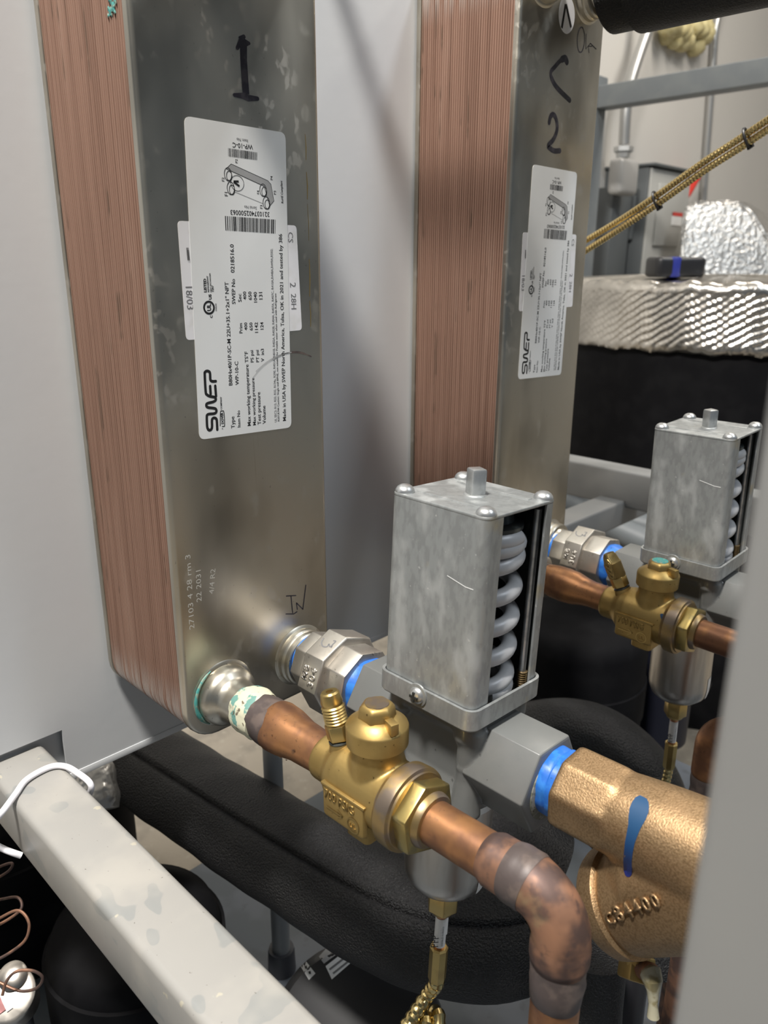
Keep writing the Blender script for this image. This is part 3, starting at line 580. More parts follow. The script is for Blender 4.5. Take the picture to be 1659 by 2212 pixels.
# ================================================================ water regulating valve (spring housing on a grey body)
def make_valve(loc, rot, label):
    t = thing('water_valve', label, 'valve', loc, rot)
    w, d, h = 30.15, 32.2, 115.7
    # tray
    b = B(); o_ = rrect(-w-2.2, w+2.2, -d-2.2, d+2.2, 7, 6); i_ = rrect(-w-.5, w+.5, -d-.5, d+.5, 5.5, 6)
    b.loft([[(x, y, z) for x, y in o] for o, z in ((rrect(-w-1.2, w+1.2, -d-1.2, d+1.2, 6, 6), 0), (o_, 1.2), (o_, 12.4), (i_, 12.4), (i_, 2), )], True, True)
    tray = obj('tray', b, 'galv', t)
    b = B(); b.lathe((-w-2.6, 3, 8.2), (-1, 0, 0), [(-.6, 6.6), (.3, 6.4), (.5, 5.4)], 24); obj('boss', b, 'galv', tray)
    b = B(); b.dome((-w-2.4, 3, 8.0), (-1, 0, 0), 5.0, 3.6); scr_ = obj('screw', b, 'zinc', tray)
    b = B(); b.box(-w-6.25, -w-5.0, 2.3, 3.7, 5.2, 10.8); b.box(-w-6.2, -w-5.0, .2, 5.8, 7.3, 8.7); obj('cross_slot', b, 'dark', scr_)
    # two folded side channels
    for sx, fl in ((-1, 13.0), (1, 9.0)):
        out, inn = [], []
        def path(ins):
            pts = [(-w+fl, -d+ins)]; r = 5.0-ins
            for k in range(7):
                a = math.radians(270-90*k/6); pts.append((-w+5.0+r*math.cos(a), -d+5.0+r*math.sin(a)))
            for k in range(7):
                a = math.radians(180-90*k/6); pts.append((-w+5.0+r*math.cos(a), d-5.0+r*math.sin(a)))
            pts.append((-w+13, d-ins)); return pts
        prof = path(0)+path(1.3)[::-1]
        b = B(); b.loft([[(-sx*x, y, z) for x, y in prof] for z in (2.0, h-1.6)])
        obj('side_channel', b, 'galv', t, 40)
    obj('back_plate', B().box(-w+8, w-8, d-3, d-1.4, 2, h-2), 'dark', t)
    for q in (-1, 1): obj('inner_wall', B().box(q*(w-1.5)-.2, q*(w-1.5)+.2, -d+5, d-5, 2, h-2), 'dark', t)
    b = B(); b.plate(rrect(-w, w, -d, d, 4.5, 5), (0, 0, h-1.6), (1, 0, 0), (0, 1, 0), 1.7, bev=.5)
    top = obj('top_plate', b, 'galv', t)
    for q in (-1, 1): obj('pressed_rib', B().box(q*17-2, q*17+2, -d+8, d-8, h-.4, h+.55, bev=.4), 'galv', top)
    for qx, qy in ((-1, -1), (1, -1), (-1, 1), (1, 1)):
        b = B(); b.lathe((qx*(w-5.4), qy*(d-5.2), h), (0, 0, 1), [(0, 5.2), (.7, 5.3), (1.8, 4.9), (3.0, 4.0), (3.9, 2.6), (4.2, 0)], 24); s_ = obj('screw', b, 'zinc', top)
    b = B(); b.lathe((1, 0, h), (0, 0, 1), [(0, 6.3), (.4, 6.1), (.8, 5.4)], 24); obj('stem_collar', b, 'galv', top)
    b = B(); b.prism((1, 0, h), (0, 0, 1), .2, 14.6, 8.6, 4, math.radians(20), (1, 0, 0), bev=1.3); obj('adjusting_stem', b, 'zinc', t)
    # spring
    pts = []; zs = 9.0; turns = [(0, 9), (.8, 10), (5.2, 86), (6.4, 94.5), (7.1, 97)]
    for k in range(0, 7*36+5):
        x = k/36
        for (x0, z0_), (x1, z1_) in zip(turns[:-1], turns[1:]):
            if x0 <= x <= x1: z = z0_+(z1_-z0_)*(x-x0)/(x1-x0); break
        a = 2*math.pi*x-2.0; pts.append((18.0*math.cos(a)+3, 18.0*math.sin(a)-7, z))
    obj('spring', B().tube(pts, 4.5, 16), 'spring', t)
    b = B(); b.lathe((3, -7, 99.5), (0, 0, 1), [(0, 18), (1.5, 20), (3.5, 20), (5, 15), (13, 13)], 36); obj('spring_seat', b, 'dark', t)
    b = B(); b.lathe((3, -7, 2), (0, 0, 1), [(0, 17), (2.5, 17), (4, 13)], 36); obj('spring_seat', b, 'brass_d', t)
    for qx in (-1, 1):
        rr = [2.1]*30; P_ = [(qx*25.0, -24.5, 2.2+k*3.7) for k in range(30)]
        obj('guide_rod', B().tube(P_, rr, 12), 'zinc', t)
        b = B(); P_ = [(qx*25.0, -24.5, 3+k*.45) for k in range(26)]; b.tube(P_, [2.5 if k % 3 else 3.3 for k in range(26)], 12); obj('rod_thread', b, 'brass_d', t)
    # grey cast body: flange, block, two hexagon ends on the pipe axis
    AZ = -27.5
    b = B(); b.plate(rrect(-27, 27, -29.5, 29.5, 9, 5), (0, 0, -6.5), (1, 0, 0), (0, 1, 0), 6.4, bev=1.2)
    b.loft([[(x, y, z) for x, y in rrect(-q, q, -e, e, r, 5)] for z, q, e, r in ((-7, 24, 28, 8), (-12, 21, 27, 8), (-40, 20, 26, 8), (-47, 22, 24, 9), (-51, 25, 25, 9), (-58, 25, 25, 9))], bev=1)
    for qx, qy in ((-1, -1), (1, -1), (-1, 1), (1, 1)): b.lathe((qx*21, qy*23.5, -1), (0, 0, -1), [(0, 7.6), (9, 7.4), (13, 5.5), (15, 3)], 24)
    b.lathe((-19.5, -25, -5), (0, 0, -1), [(0, 8), (12, 7), (30, 6.5), (44, 8), (53, 9)], 24)
    for sy in (-1, 1): b.prism((0, 0, AZ), (0, sy, 0), 22, 40, 46.4, 6, math.radians(30), (0, 0, 1))
    cast_skin(obj('body', b, 'cast', t, 40), 1.0, 5)
    for sy in (-1, 1):
        b = B(); b.prism((0, 0, AZ), (0, sy, 0), 26, 65, 47, 6, math.radians(30), (0, 0, 1), bev=2.2, cham=1.2); he = obj('pipe_end', b, 'cast', t, 40)
        b = B(); b.lathe((0, 0, AZ), (0, sy, 0), [(63.5, 19.5), (65.4, 19.3), (66.2, 17.3)], 40); obj('dirty_rim', b, 'resin_d', he)
    for qx, qy in ((-1, -1), (1, -1)):
        b = B(); b.lathe((qx*19, qy*19.0-1.5, -51.5), (0, 0, 1), [(-5, 3.9), (1.0, 3.8), (1.4, 3.3)], 20); s_ = obj('screw', b, 'zinc', t)
        obj('screw_slot', B().box(qx*19-3.4, qx*19+3.4, qy*19-2.1, qy*19-.9, -50.4, -50.0), 'dark', s_)
    for qx in (-1, 1):
        b = B(); b.prism((qx*21, -23.5, -15.2), (0, 0, 1), -2.6, 0, 5.4, 6); obj('nut', b, 'zinc', t)
    # power capsule below
    b = B(); b.lathe((0, 0, 0), (0, 0, -1), [(58, 27), (60, 28.5), (64, 28.5), (66, 26)], 48); obj('clamp_ring', b, 'zinc', t)
    b = B(); b.lathe((0, 0, 0), (0, 0, -1), [(64, 25.6), (114, 25.8), (120, 25.2), (126, 22.8), (130, 18.5), (132, 12), (133, 6), (133.5, 5.8)], 56); cap = obj('capsule', b, 'steel_sat', t, 50)
    # sticker on the capsule wall
    b = B(); rows = []
    A0, A1 = math.radians(-80), math.radians(-40)
    A0, A1 = math.radians(-92), math.radians(-45)
    vs = [[b.bm.verts.new((q*math.cos(A0+(A1-A0)*k/10), q*math.sin(A0+(A1-A0)*k/10), z)) for k in range(11)] for q, z in ((24.6, -124.2), (25.5, -120), (25.9, -116), (26.0, -112), (25.95, -104))]
    for j in range(4):
        for k in range(10): b.bm.faces.new((vs[j][k], vs[j][k+1], vs[j+1][k+1], vs[j+1][k]))
    stk = obj('sticker', b, 'white', cap); nn_ = Vector((math.cos(math.radians(-76)), math.sin(math.radians(-76)), 0)); ss_ = Vector((-nn_.y, nn_.x, 0)); p0 = nn_*26+Vector((0, 0, -117)); text('PFP200', p0-ss_*5, p0+ss_*8, nn_, 'ink', cap, 'lettering', off=.5)
    b = B(); b.prism((0, 0, 0), (0, 0, -1), 134.5, 150.5, 17.5, 6, .3, bev=.7); b.lathe((0, 0, 0), (0, 0, -1), [(132.5, 6.8), (134.6, 6.8)], 20); b.lathe((0, 0, 0), (0, 0, -1), [(150.3, 8.4), (153.5, 6.6), (154.5, 3.8)], 24); obj('flare_nut', b, 'brass_m', t)
    b = B(); b.lathe((0, 0, 0), (0, 0, -1), [(153, 3.4), (186, 3.4)], 20); ct = obj('capillary_end', b, 'copper_thin', t)
    b = B(); b.lathe((0, 0, 0), (0, 0, -1), [(157.5, 3.7), (179.5, 3.7)], 24); b.box(3.2, 6.8, -.5, .1, -176, -156); tg = obj('wrapped_tag', b, 'white', ct)
    n_ = Vector((-.62, -.78, 0)).normalized(); s_ = Vector((.78, -.62, 0))
    for k, (tx, a0, L_, hh) in enumerate((('ASSEMBLED IN MEXICO', 1.35, 15.5, 1.0), ('Johnson Controls, Inc', .1, 14, .9), ('PFP', -1.6, 9, 1.1))):
        p0 = s_*a0+n_*3.45+Vector((0, 0, -178)); text(tx, p0, p0+Vector((0, 0, L_)), n_, 'ink', tg, off=.22, hs=hh)
    b = B(); b.lathe((0, 0, 0), (0, 0, -1), [(181, 4.8), (182, 5.9), (206, 5.8), (209, 4.8)], 8); obj('sleeve', b, 'brass_m', t, 30)
    return t
MT['steel_sat'] = mk('brushed_capsule_steel', (0.50, 0.47, 0.43), 0.30, 1.0, [dict(s=(200, 200, 30), lo=.4, hi=.7, c=(.42, .39, .36), f=.7, r=.38), dict(s=420, lo=.74, hi=.77, c=(.2, .17, .12), f=.7)])
MT['resin_d'] = mk('greenish_sealant_smear', (0.16, 0.165, 0.125), 0.6, 0, [dict(s=220, lo=.5, hi=.6, c=(.27, .27, .24)), dict(s=300, lo=.64, hi=.7, c=(.05, .04, .02))], [('noise', 260, .5, .5)])
V1 = Vector((92.65, -142.6, 61.2)); V2 = Vector((406.8, -141.6, 54.8))
va1 = make_valve(V1, (0.010, 0.044, 0), 'zinc spring-housing water valve on heat exchanger 1 with a scratch on its side, below no sticker')
va1['label'] = 'galvanized spring-housing water valve screwed to the bronze strainer, near heat exchanger 1'
va2 = copy_tree(va1); va2.location = V2*S; va2.rotation_euler = (0, -0.034, -.007); va2['label'] = 'galvanized spring-housing water valve on heat exchanger 2, in front of the black tank'
va1['group'] = va2['group'] = 'spring-housing water valves'
un2 = copy_tree(un1); un2.location = Vector((92.5+E2o.x-4, 2, 31))*S; un2['label'] = 'stainless steel union with handwriting between heat exchanger 2 and its spring valve'
un1['group'] = un2['group'] = 'stainless unions'
for va, nm in ((va1, 0), (va2, 1)):
    # spring mark scratched into the left channel and the part number on the capsule sticker
    ch = [c for c in va.children if c.name.startswith('side_channel')]
    b = B(); ribbon(b, [(-30.35, -10.0, 80.5), (-30.35, -22, 78.0), (-30.3, -27, 78.0)], .55, (-1, 0, 0), 0, rnd=False); sg = obj('scratch', b, 'white', va)
cap1 = [c for c in va1.children if c.name.startswith('capsule')][0]

# ================================================================ copper line 1, ball valve 1
AX = Vector((0, -1, .018)).normalized()
def axp(y, x=28.0, z0=27.5): return Vector((x, y, z0+(-y)*.018))
cp = thing('copper_pipe', 'orange copper pipe stub with water drops brazed to heat exchanger 1', 'pipe', axp(-39))
b = B(); b.lathe((0, 0, 0), AX, [(-14, 14.0), (-10, 15.2), (-4, 15.4), (2, 15.1), (4.5, 14.2), (5, 12)], 40, wob=lambda t_, a: .03*math.sin(3*a+t_*.5)+.02*math.sin(8*a)); obj('flux_collar', b, 'flux', cp)
b = B(); b.lathe((0, 0, 0), AX, [(0, 13.4), (3, 14.2), (8, 14.4), (13, 14.6), (17, 14.8), (20, 14.0)], 40, wob=lambda t_, a: .035*math.sin(2*a+t_*.3)+.02*math.sin(5*a+2)); obj('braze_ring', b, 'braze', cp)
b = B(); b.lathe((0, 0, 0), AX, [(15.0, 12.4), (16.0, 14.6), (19, 15.1), (27, 14.8), (34, 13.9), (40, 13.0), (47, 12.3), (54, 11.9), (66, 11.6)], 40, wob=lambda t_, a: (.035*math.sin(2*a+t_*.12+1) if t_ < 45 else .0)); obj('reducer', b, 'copper', cp)
b = B()
for k in range(26):
    t_ = random.uniform(19, 62); a = random.uniform(1.2, 4.4); r_ = 14.8 if t_ < 28 else 14.8-(t_-28)*.13
    r_ = max(r_, 11.2); d_, a_, bb = frame(AX); nn = a_*math.cos(a)+bb*math.sin(a); b.dome(AX*t_+nn*(r_-.15), nn, random.uniform(.5, 1.3), .55, 10, 3)
dr = obj('water_drops', b, 'drop', cp) if False else None
MT['drop'] = mk('water_drop', (1, 1, 1), 0.05, 0, trans=1.0)
dr = obj('water_drop', b, 'drop', cp); dr['kind'] = 'stuff'

def make_ball_valve(loc, rot, label, capped):
    t = thing('ball_valve', label, 'valve', loc, rot)
    Y = (0, -1, 0)
    b = B(); b.lathe((0, 0, 0), Y, [(-42.5, 11.2), (-42, 12.6), (-40.5, 13.4), (-31, 13.5), (-29, 14.2), (-25, 17.6), (-19, 19.0), (8, 19.4), (15, 19.6), (17, 20)], 48)
    b.lathe((0, 0, 12), (0, 0, 1), [(0, 15.5), (5, 14.8), (9, 13.8), (18, 13.2)], 40)
    body = cast_skin(obj('body', b, 'brass', t, 40), .8, 5)
    b = B(); b.loft([[(-17.5, y, z) for y, z in rrect(-10, 22, -17, 3.2, 2)], [(-20.2, y, z) for y, z in rrect(-9, 21, -16, 2.2, 2)]], bev=.5); pad = obj('rating_pad', b, 'brass', body)
    b = B(); b.box(-20.6, -15, -10.5, 22.5, 1.7, 3.6, bev=.6); obj('raised_rib', b, 'brass', pad)
    text('700 PSIG', (-20.2, 19.5, -4.6), (-20.2, -3, -4.6), (-1, 0, 0), 'brass', pad, 'raised_letters', ext=.55, off=0, hs=1.25, bold=.015)
    b = B(); ribbon(b, [(-20.2, 18, -10), (-20.2, 6, -10)], .9, (-1, 0, 0), .4); ribbon(b, [(-20.2, 9.5, -7.8), (-20.2, 5.5, -10), (-20.2, 9.5, -12.2)], .8, (-1, 0, 0), .4)
    ribbon(b, [(-20.2, -2+4.2*math.cos(a), -11+4.2*math.sin(a)) for a in [2*math.pi*k/20 for k in range(21)]], .8, (-1, 0, 0), .4, rnd=False); obj('raised_mark', b, 'brass_m', pad)
    text('UL', (-20.2, .2, -12.6), (-20.2, -4.0, -12.6), (-1, 0, 0), 'brass', pad, 'raised_letters', ext=.5, off=0)
    b = B(); b.loft([[(x, y, z) for x, y in rrect(-17+q, 4-q, -9+q, 9-q, 3)] for z, q in ((-10, 0), (-22.5, .6), (-24, 2.2))]); obj('mounting_lug', b, 'brass', t)
    b = B(); b.lathe((0, 0, 0), Y, [(15, 19.8), (16.5, 20.6), (18, 22.3), (24.5, 22.6), (26.2, 22.2), (26.8, 20.6), (28.0, 20.4)], 56); obj('weld_ring', b, 'brass_d', t)
    b = B(); ring = []
    for k in range(100): a = 2*math.pi*k/100; b.box(0, 0, 0, 0, 0, 0) if False else None
    b = B(); b.prism((0, 0, 0), Y, 27.5, 36.2, 34.5, 6, .15, (0, 0, 1), bev=1.0); obj('end_hexagon', b, 'brass_h', t)
    b = B(); b.lathe((0, 0, 0), Y, [(36, 14.6), (38.0, 14.2), (39.6, 13.2), (40, 11)], 40); obj('end_collar', b, 'brass_d', t)
    # stem cap
    b = B(); b.lathe((0, 0, 0), (0, 0, 1), [(27.5, 15.2), (28.2, 16.2), (37.6, 16.4), (38.8, 15.9), (42.2, 11.2), (43.2, 9.5)], 48); cp_ = obj('stem_cap', b, 'brass', t, 40)
    hh = 50.5 if not capped else 49.0
    b = B(); r = 16.4/2/math.cos(math.pi/6)
    b.lathe((0, 0, 0), (0, 0, 1), [(40.5, r+1.2), (hh-2.0, r+.2), (hh-.5, r-1.4), (hh, r-3)], 6, (1, 0, 0), .45, bev=1.2); hx = obj('cap_hexagon', b, 'brass', cp_)
    b = B(); b.lathe((0, 0, 0), (0, 0, 1), [(hh-.3, 6.4), (hh+.15, 6.2)], 24); obj('cap_face', b, 'patina' if capped else 'brass_d', cp_)
    b = B(); b.obox((-2.5, -12.8, 43), (2.2, -.6, 0), (1.0, 3.4, 0), (0, 0, 3.2), bev=.5); obj('chain_tab', b, 'brass', cp_)
    # angled service port
    o_ = Vector((-2, 23.5, 9)); d_ = (Vector((-.05, .23, .97)) if not capped else Vector((-.10, .45, .89))).normalized()
    b = B(); b.lathe(o_, d_, [(-4, 8), (5, 7.4), (9, 6.2), (10, 4.8)], 28); sp = obj('service_port', b, 'brass', t)
    b = B(); b.lathe(o_, d_, [(9.3, 6.6), (10.2, 6.6)], 24); obj('washer', b, 'dark', sp)
    b = B(); b.prism(o_, d_, 11, 19.5, 12.4, 6, .2, bev=.5); obj('hexagon', b, 'brass_m', sp)
    if not capped:
        b = B(); prof = [(18, 5.0), (19, 6.0)]+[(20+k*.85, 6.5 if k % 2 else 5.7) for k in range(13)]+[(31.2, 5.9), (32, 6.1), (37.0, 5.2), (38, 4.4), (38, 2.0), (35, 1.8)]
        b.lathe(o_, d_, prof, 28); obj('threaded_end', b, 'brass_m', sp, 25)
    else:
        b = B(); b.lathe(o_, d_, [(18, 5.6), (20, 7.2), (32, 7.4), (33, 6.6), (38, 5.6), (40.5, 4.4), (41, 1)], 30, wob=lambda t_, a: .03*math.sin(15*a+t_*2.2)*math.sin(15*a-t_*2.2)); obj('knurled_cap', b, 'brass_k', sp, 25)
    return t
MT['brass_h'] = mk('greenish_brass_hexagon', (0.46, 0.35, 0.13), 0.34, 0.9, [dict(s=110, lo=.48, hi=.62, c=(.30, .25, .13), f=.8), dict(s=60, lo=.62, hi=.72, c=(.22, .17, .14), f=.8)], [('noise', 300, .12, .3)])
MT['brass_k'] = mk('knurled_brass', (0.42, 0.31, 0.13), 0.35, 0.9, [], [('wave', (700, 700, 500), .4, .6), ('wave', (-700, 700, 500), .4, .6)])
bv1 = make_ball_valve(axp(-142), (-.018, 0, 0), 'cast brass ball valve with an open threaded service port, beside the bronze strainer', False)
bv2 = make_ball_valve((347.0, -138.5, 22.0), (0.02, 0, 0), 'cast brass ball valve with a knurled cap on its side port', True)
bpy.context.view_layer.update(); bb_ = [c for c in bv2.children if c.name.startswith('body')]
decal(tree_of(bb_), [(1429, 1326), (1430, 1331), (1432, 1338)], [6, 7, 6], 'bluemark', bv2, 'marker_tick')
bv1['group'] = bv2['group'] = 'brass ball valves'

# outlet pipe with elbow
yE = -255.0
oe = thing('copper_pipe', 'copper pipe with a heat-stained elbow turning down from the brass ball valve', 'pipe', (28, yE, DZ))
def rel(p): return Vector(p)-Vector((28, yE, DZ))
b = B(); b.tube([rel(axp(-180)), rel(axp(-222))], 11.15, 40); obj('tube', b, 'copper', oe)
zA = axp(-225).z
pth = arc_path([axp(-214), Vector((28, yE, zA+.6)), Vector((28, yE, 0))], 19, 16)
rr = []
L_ = 0; tot = sum((b_-a_).length for a_, b_ in zip(pth[:-1], pth[1:]))
P_ = resample([Vector(p) for p in pth], 1.5); n_ = len(P_)
for i in range(n_):
    s_ = i*1.5; e_ = (n_-1)*1.5-s_
    r_ = 12.9 + (-1.9*max(0, 1-s_/4)) + .5*math.exp(-((s_-22)/6)**2)
    if e_ < 12: r_ += .4
    if e_ < 2: r_ -= 1.0
    rr.append(r_)
b = B(); b.tube([rel(p) for p in P_], rr, 40); obj('elbow', b, 'copper_d', oe)
k0 = int(.22*n_); k1_ = int(.43*n_)
b = B(); b.tube([rel(p) for p in P_[k0:k1_]], [rr[k0]+.25]+[r_+.55+.2*math.sin(i*1.1) for i, r_ in enumerate(rr[k0+1:k1_-1])]+[rr[k1_-1]+.2], 40); obj('braze_band', b, 'braze', oe)
b = B(); b.tube([rel((28, yE, 0)), rel((28, yE, DZ))], 11.1, 40); obj('tube', b, 'copper', oe)
b = B(); b.lathe(rel((28, yE, 1)), (0, 0, -1), [(0, 12.0), (2, 12.5), (8, 12.1), (10, 12.5), (16, 12.0), (21, 11.5), (22, 11)], 40, wob=lambda t_, a: .02*math.sin(3*a+t_*.4)); obj('braze_band', b, 'braze', oe)

# copper line 2
c2t = thing('copper_pipe', 'bulged copper pipe stub brazed to heat exchanger 2', 'pipe', (347, -33, 26))
A2 = Vector((0, -1, -.03)).normalized()
b = B(); b.lathe((0, 0, 0), A2, [(0, 12), (6, 13.6), (14, 14.6), (24, 14.9), (34, 14.2), (42, 12.4), (50, 11.4), (72, 11.2)], 36, wob=lambda t_, a: .02*math.sin(2*a+t_*.1)); obj('reducer', b, 'copper', c2t)
b = B(); b.lathe((0, 0, 0), A2, [(-2, 12.4), (4, 13.6), (9, 13.2)], 30); obj('braze_ring', b, 'braze', c2t)
c3t = thing('copper_pipe', 'copper pipe leaving the brass ball valve with the knurled cap', 'pipe', (347, -330, DZ))
def rel3(p): return Vector(p)-Vector((347, -330, DZ))
pth = arc_path([(347, -175, 21), (347, -345, 18), (347, -345, DZ)], 20, 10)
obj('tube', B().tube([rel3(p) for p in pth], 11.1, 36), 'copper', c3t)

# ================================================================ bronze Y-strainer
st = thing('strainer', 'rough bronze Y-strainer with a blue marker streak', 'strainer', (92, -330, 39))
AS = Vector((0, -1, .012)).normalized(); so = Vector((92, -217, 36.5)); rs = lambda p: Vector(p)-Vector((92, -330, 39))
b = B(); b.prism(rs(so), AS, 0, 30, 42, 8, math.pi/8+.25, (-1, 0, .2), bev=2.0, cham=1.5)
b.lathe(rs(so), AS, [(18, 17), (24, 20), (34, 21.6), (52, 23.6), (78, 25.6), (150, 26), (160, 23)], 56)
bdir = Vector((0, .76, -.65)).normalized(); bo = Vector((92, -322, 47))
b.lathe(rs(bo), bdir, [(-5, 25.5), (20, 26), (60, 26.2), (84, 25.8), (87, 24.4)], 56)
b.lathe(rs((92, -318, 22)), (0, 0, 1), [(-22, 4), (-18, 16), (-8, 25), (0, 27), (8, 26), (16, 20), (20, 4)], 40)
b.lathe(rs((92, -285, 26)), (0, .8, -.6), [(-20, 4), (-14, 14), (-6, 21), (0, 22), (8, 20), (14, 12), (18, 4)], 40)
b.lathe(rs((92, -330, 40)), (0, .90, -.43), [(0, 26), (40, 26), (74, 24.5), (86, 18), (88, 8)], 40)
b.lathe(rs((92, -330, 42)), (0, .84, -.54), [(0, 26), (50, 26.2), (84, 24.5), (92, 18), (94, 8)], 40)
main = cast_skin(obj('body', b, 'bronze', st, 40), .9, 26)
b = B(); b.lathe(rs(bo), bdir, [(85, 24.4), (87, 27), (95, 26.8), (98, 25.2), (99.5, 21), (100, 1)], 56); obj('cap', b, 'bronze', st, 40)
b = B(); b.lathe(rs(so), AS, [(-11, 16.8), (-9, 17.8), (-5, 18.0), (-4, 17.4), (-3, 18.1), (1, 17.9)], 48, wob=lambda t_, a: .018*math.sin(5*a+t_)+.012*math.sin(11*a)); obj('thread_sealant', b, 'blue', st)
bpy.context.view_layer.update()
tr = tree_of([main]+[c for c in st.children if c.name.startswith('cap')])
decal(tr, [(1390, 1722), (1387, 1728), (1384, 1738), (1381, 1750), (1376, 1768), (1371, 1785), (1366, 1802), (1361, 1820), (1358, 1840), (1356, 1860), (1357, 1880), (1358, 1890), (1358, 1894)], [16, 30, 38, 42, 37, 28, 24, 21, 19, 18, 18, 14, 6], 'bluemark', st, 'marker_streak')
p0, n0 = on_surf(tr, 1318, 1998, 0); p1, n1 = on_surf(tr, 1436, 1957, 0)
if p0 and p1:
    for k, chx in enumerate('C84400'):
        a_ = on_surf(tr, 1318+118*k/6+2, 1998-41*k/6, 0)[0]; c_ = on_surf(tr, 1318+118*(k+1)/6-3, 1998-41*(k+1)/6, 0)[0]
        nn = on_surf(tr, 1318+118*(k+.5)/6, 1993-41*(k+.5)/6, 0)[1]
        text(chx, a_, c_, nn, 'bronze', main, 'raised_letters', ext=1.3, off=.1, hs=1.0, org=(92, -330, 39), bold=.02)
# ================================================================ insulated pipes
def along(pts, step=6): return resample(spl(pts, 10), step)
def foam_pipe(name, label, pts, R, group=None, seam=None, mat='foam', wob=.012, n=48, collars=()):
    P = along(pts); t = thing(name, label, 'pipe', P[-1], group=group); o_ = P[-1]
    m = len(P); T_ = [(P[min(i+1, m-1)]-P[max(i-1, 0)]).normalized() for i in range(m)]
    rings = []
    for i in range(m):
        up_ = Vector((0, 0, 1)); a = (up_-up_.dot(T_[i])*T_[i]).normalized(); b_ = T_[i].cross(a); ring = []
        for k in range(n):
            th = 2*math.pi*k/n; r = R*(1+wob*math.sin(i*.31+2*th)+wob*.6*math.sin(i*.77+5*th))
            if seam is not None:
                dd = abs((th-seam+math.pi) % (2*math.pi)-math.pi); r -= R*.10*math.exp(-(dd/.05)**2)
            ring.append(P[i]-o_+(a*math.cos(th)+b_*math.sin(th))*r)
        rings.append(ring)
    b = B(); b.loft(rings); obj('insulation', b, mat, t, 60)
    for i0, i1, k in collars:
        i0, i1 = int(i0*m), int(i1*m); b = B(); b.tube([p-o_ for p in P[i0:i1]], R*k, 40); obj('sleeve', b, mat, t)
    return t
ZF = -185
fp = [PX(272, 1623, 2, ZF), PX(325, 1655, 2, ZF), PX(560, 1806, 2, ZF), PX(795, 1948, 2, ZF), PX(930, 2008, 2, ZF), PX(1040, 2022, 2, ZF), PX(1110, 2012, 2, ZF)]
foam_pipe('insulated_pipe', 'thick black foam-insulated pipe with an open seam, running below heat exchanger 1', fp, 43, seam=.62, n=120)
q = foam_pipe('insulated_pipe', 'smooth black insulated pipe stub behind the copper elbow', [PX(1118, 2022, 2, ZF), PX(1160, 2010, 2, ZF), PX(1200, 1990, 2, ZF), PX(1225, 1978, 2, ZF)], 33, mat='black')
foam_pipe('insulated_pipe', 'fat black foam pipe passing under the grey valve body', [PT(880, 1720, 760), PT(1050, 1815, 720), PT(1130, 1862, 705), PT(1190, 1900, 700)], 44)
foam_pipe('insulated_pipe', 'black foam elbow in the shade under the spring valve of heat exchanger 2', [PT(760, 1600, 1000), PT(1000, 1600, 930), PT(1200, 1575, 880), PT(1310, 1600, 860), PT(1400, 1690, 840), PT(1440, 1850, 830), PT(1443, 1930, 830)], 34)
foam_pipe('insulated_pipe', 'long black foam pipe behind the strainer drain', [PT(1235, 1690, 720), PT(1300, 1750, 710), PT(1355, 1820, 700), PT(1395, 1940, 690), PT(1400, 2090, 690)], 30)
foam_pipe('insulated_pipe', 'upright black foam pipe beneath the bronze strainer', [PT(1285, 2060, 540), PT(1275, 2180, 545), PT(1262, 2400, 560)], 22)
foam_pipe('insulated_pipe', 'black insulated pipe leaning under the rack beside the strainer drain', [PT(1385, 1985, 600), PT(1345, 2130, 590), PT(1320, 2330, 590)], 18, mat='black')
for ex, nm, lb in ((E2o, 2, 'black foam-insulated pipe leaving the top port of heat exchanger 2'), (E1o, 1, 'black foam-insulated pipe on the top port of heat exchanger 1')):
    c = ex+Vector((91, 0, 498)); t = thing('insulated_pipe', lb, 'pipe', c)
    b = B(); b.lathe((0, 0, 0), N_, [(13.5, 17), (24, 17)], 32); obj('steel_stub', b, 'steel_edge', t)
    b = B(); b.lathe((0, 0, 0), N_, [(20, 28), (22, 32), (60, 32)], 40, wob=lambda t_, a: .02*math.sin(3*a+t_)); obj('inner_sleeve', b, 'foam', t)
    b = B(); b.lathe((0, 0, 0), N_, [(46, 33), (46.5, 36), (420, 37), (421, 30)], 48); obj('outer_sleeve', b, 'foam', t)
# a bare line above exchanger 1 (seen only by its thin shadow on the panel)
cv = thing('conduit', 'thin grey conduit high above heat exchanger 1', 'conduit', (176, PY-1, 595)); obj('tube', B().tube([(0, 0, 0), (0, -420, 0)], 8, 20), 'conduit', cv)
# foil wrapped line under the cabinet side
ff = thing('foil_pipe', 'crinkled foil-wrapped pipe peeking out under the cabinet side', 'pipe', PT(214, 1760, 640))
b = B(); P_ = [PT(150, 1560, 690), PT(185, 1620, 670), PT(209, 1690, 650), PT(216, 1760, 640)]; o_ = P_[-1]
P_ = resample(spl(P_, 8), 4); b.tube([p-o_ for p in P_], [17+.9*math.sin(i*1.3) for i in range(len(P_))], 32); obj('foil_wrap', b, 'foil', ff)

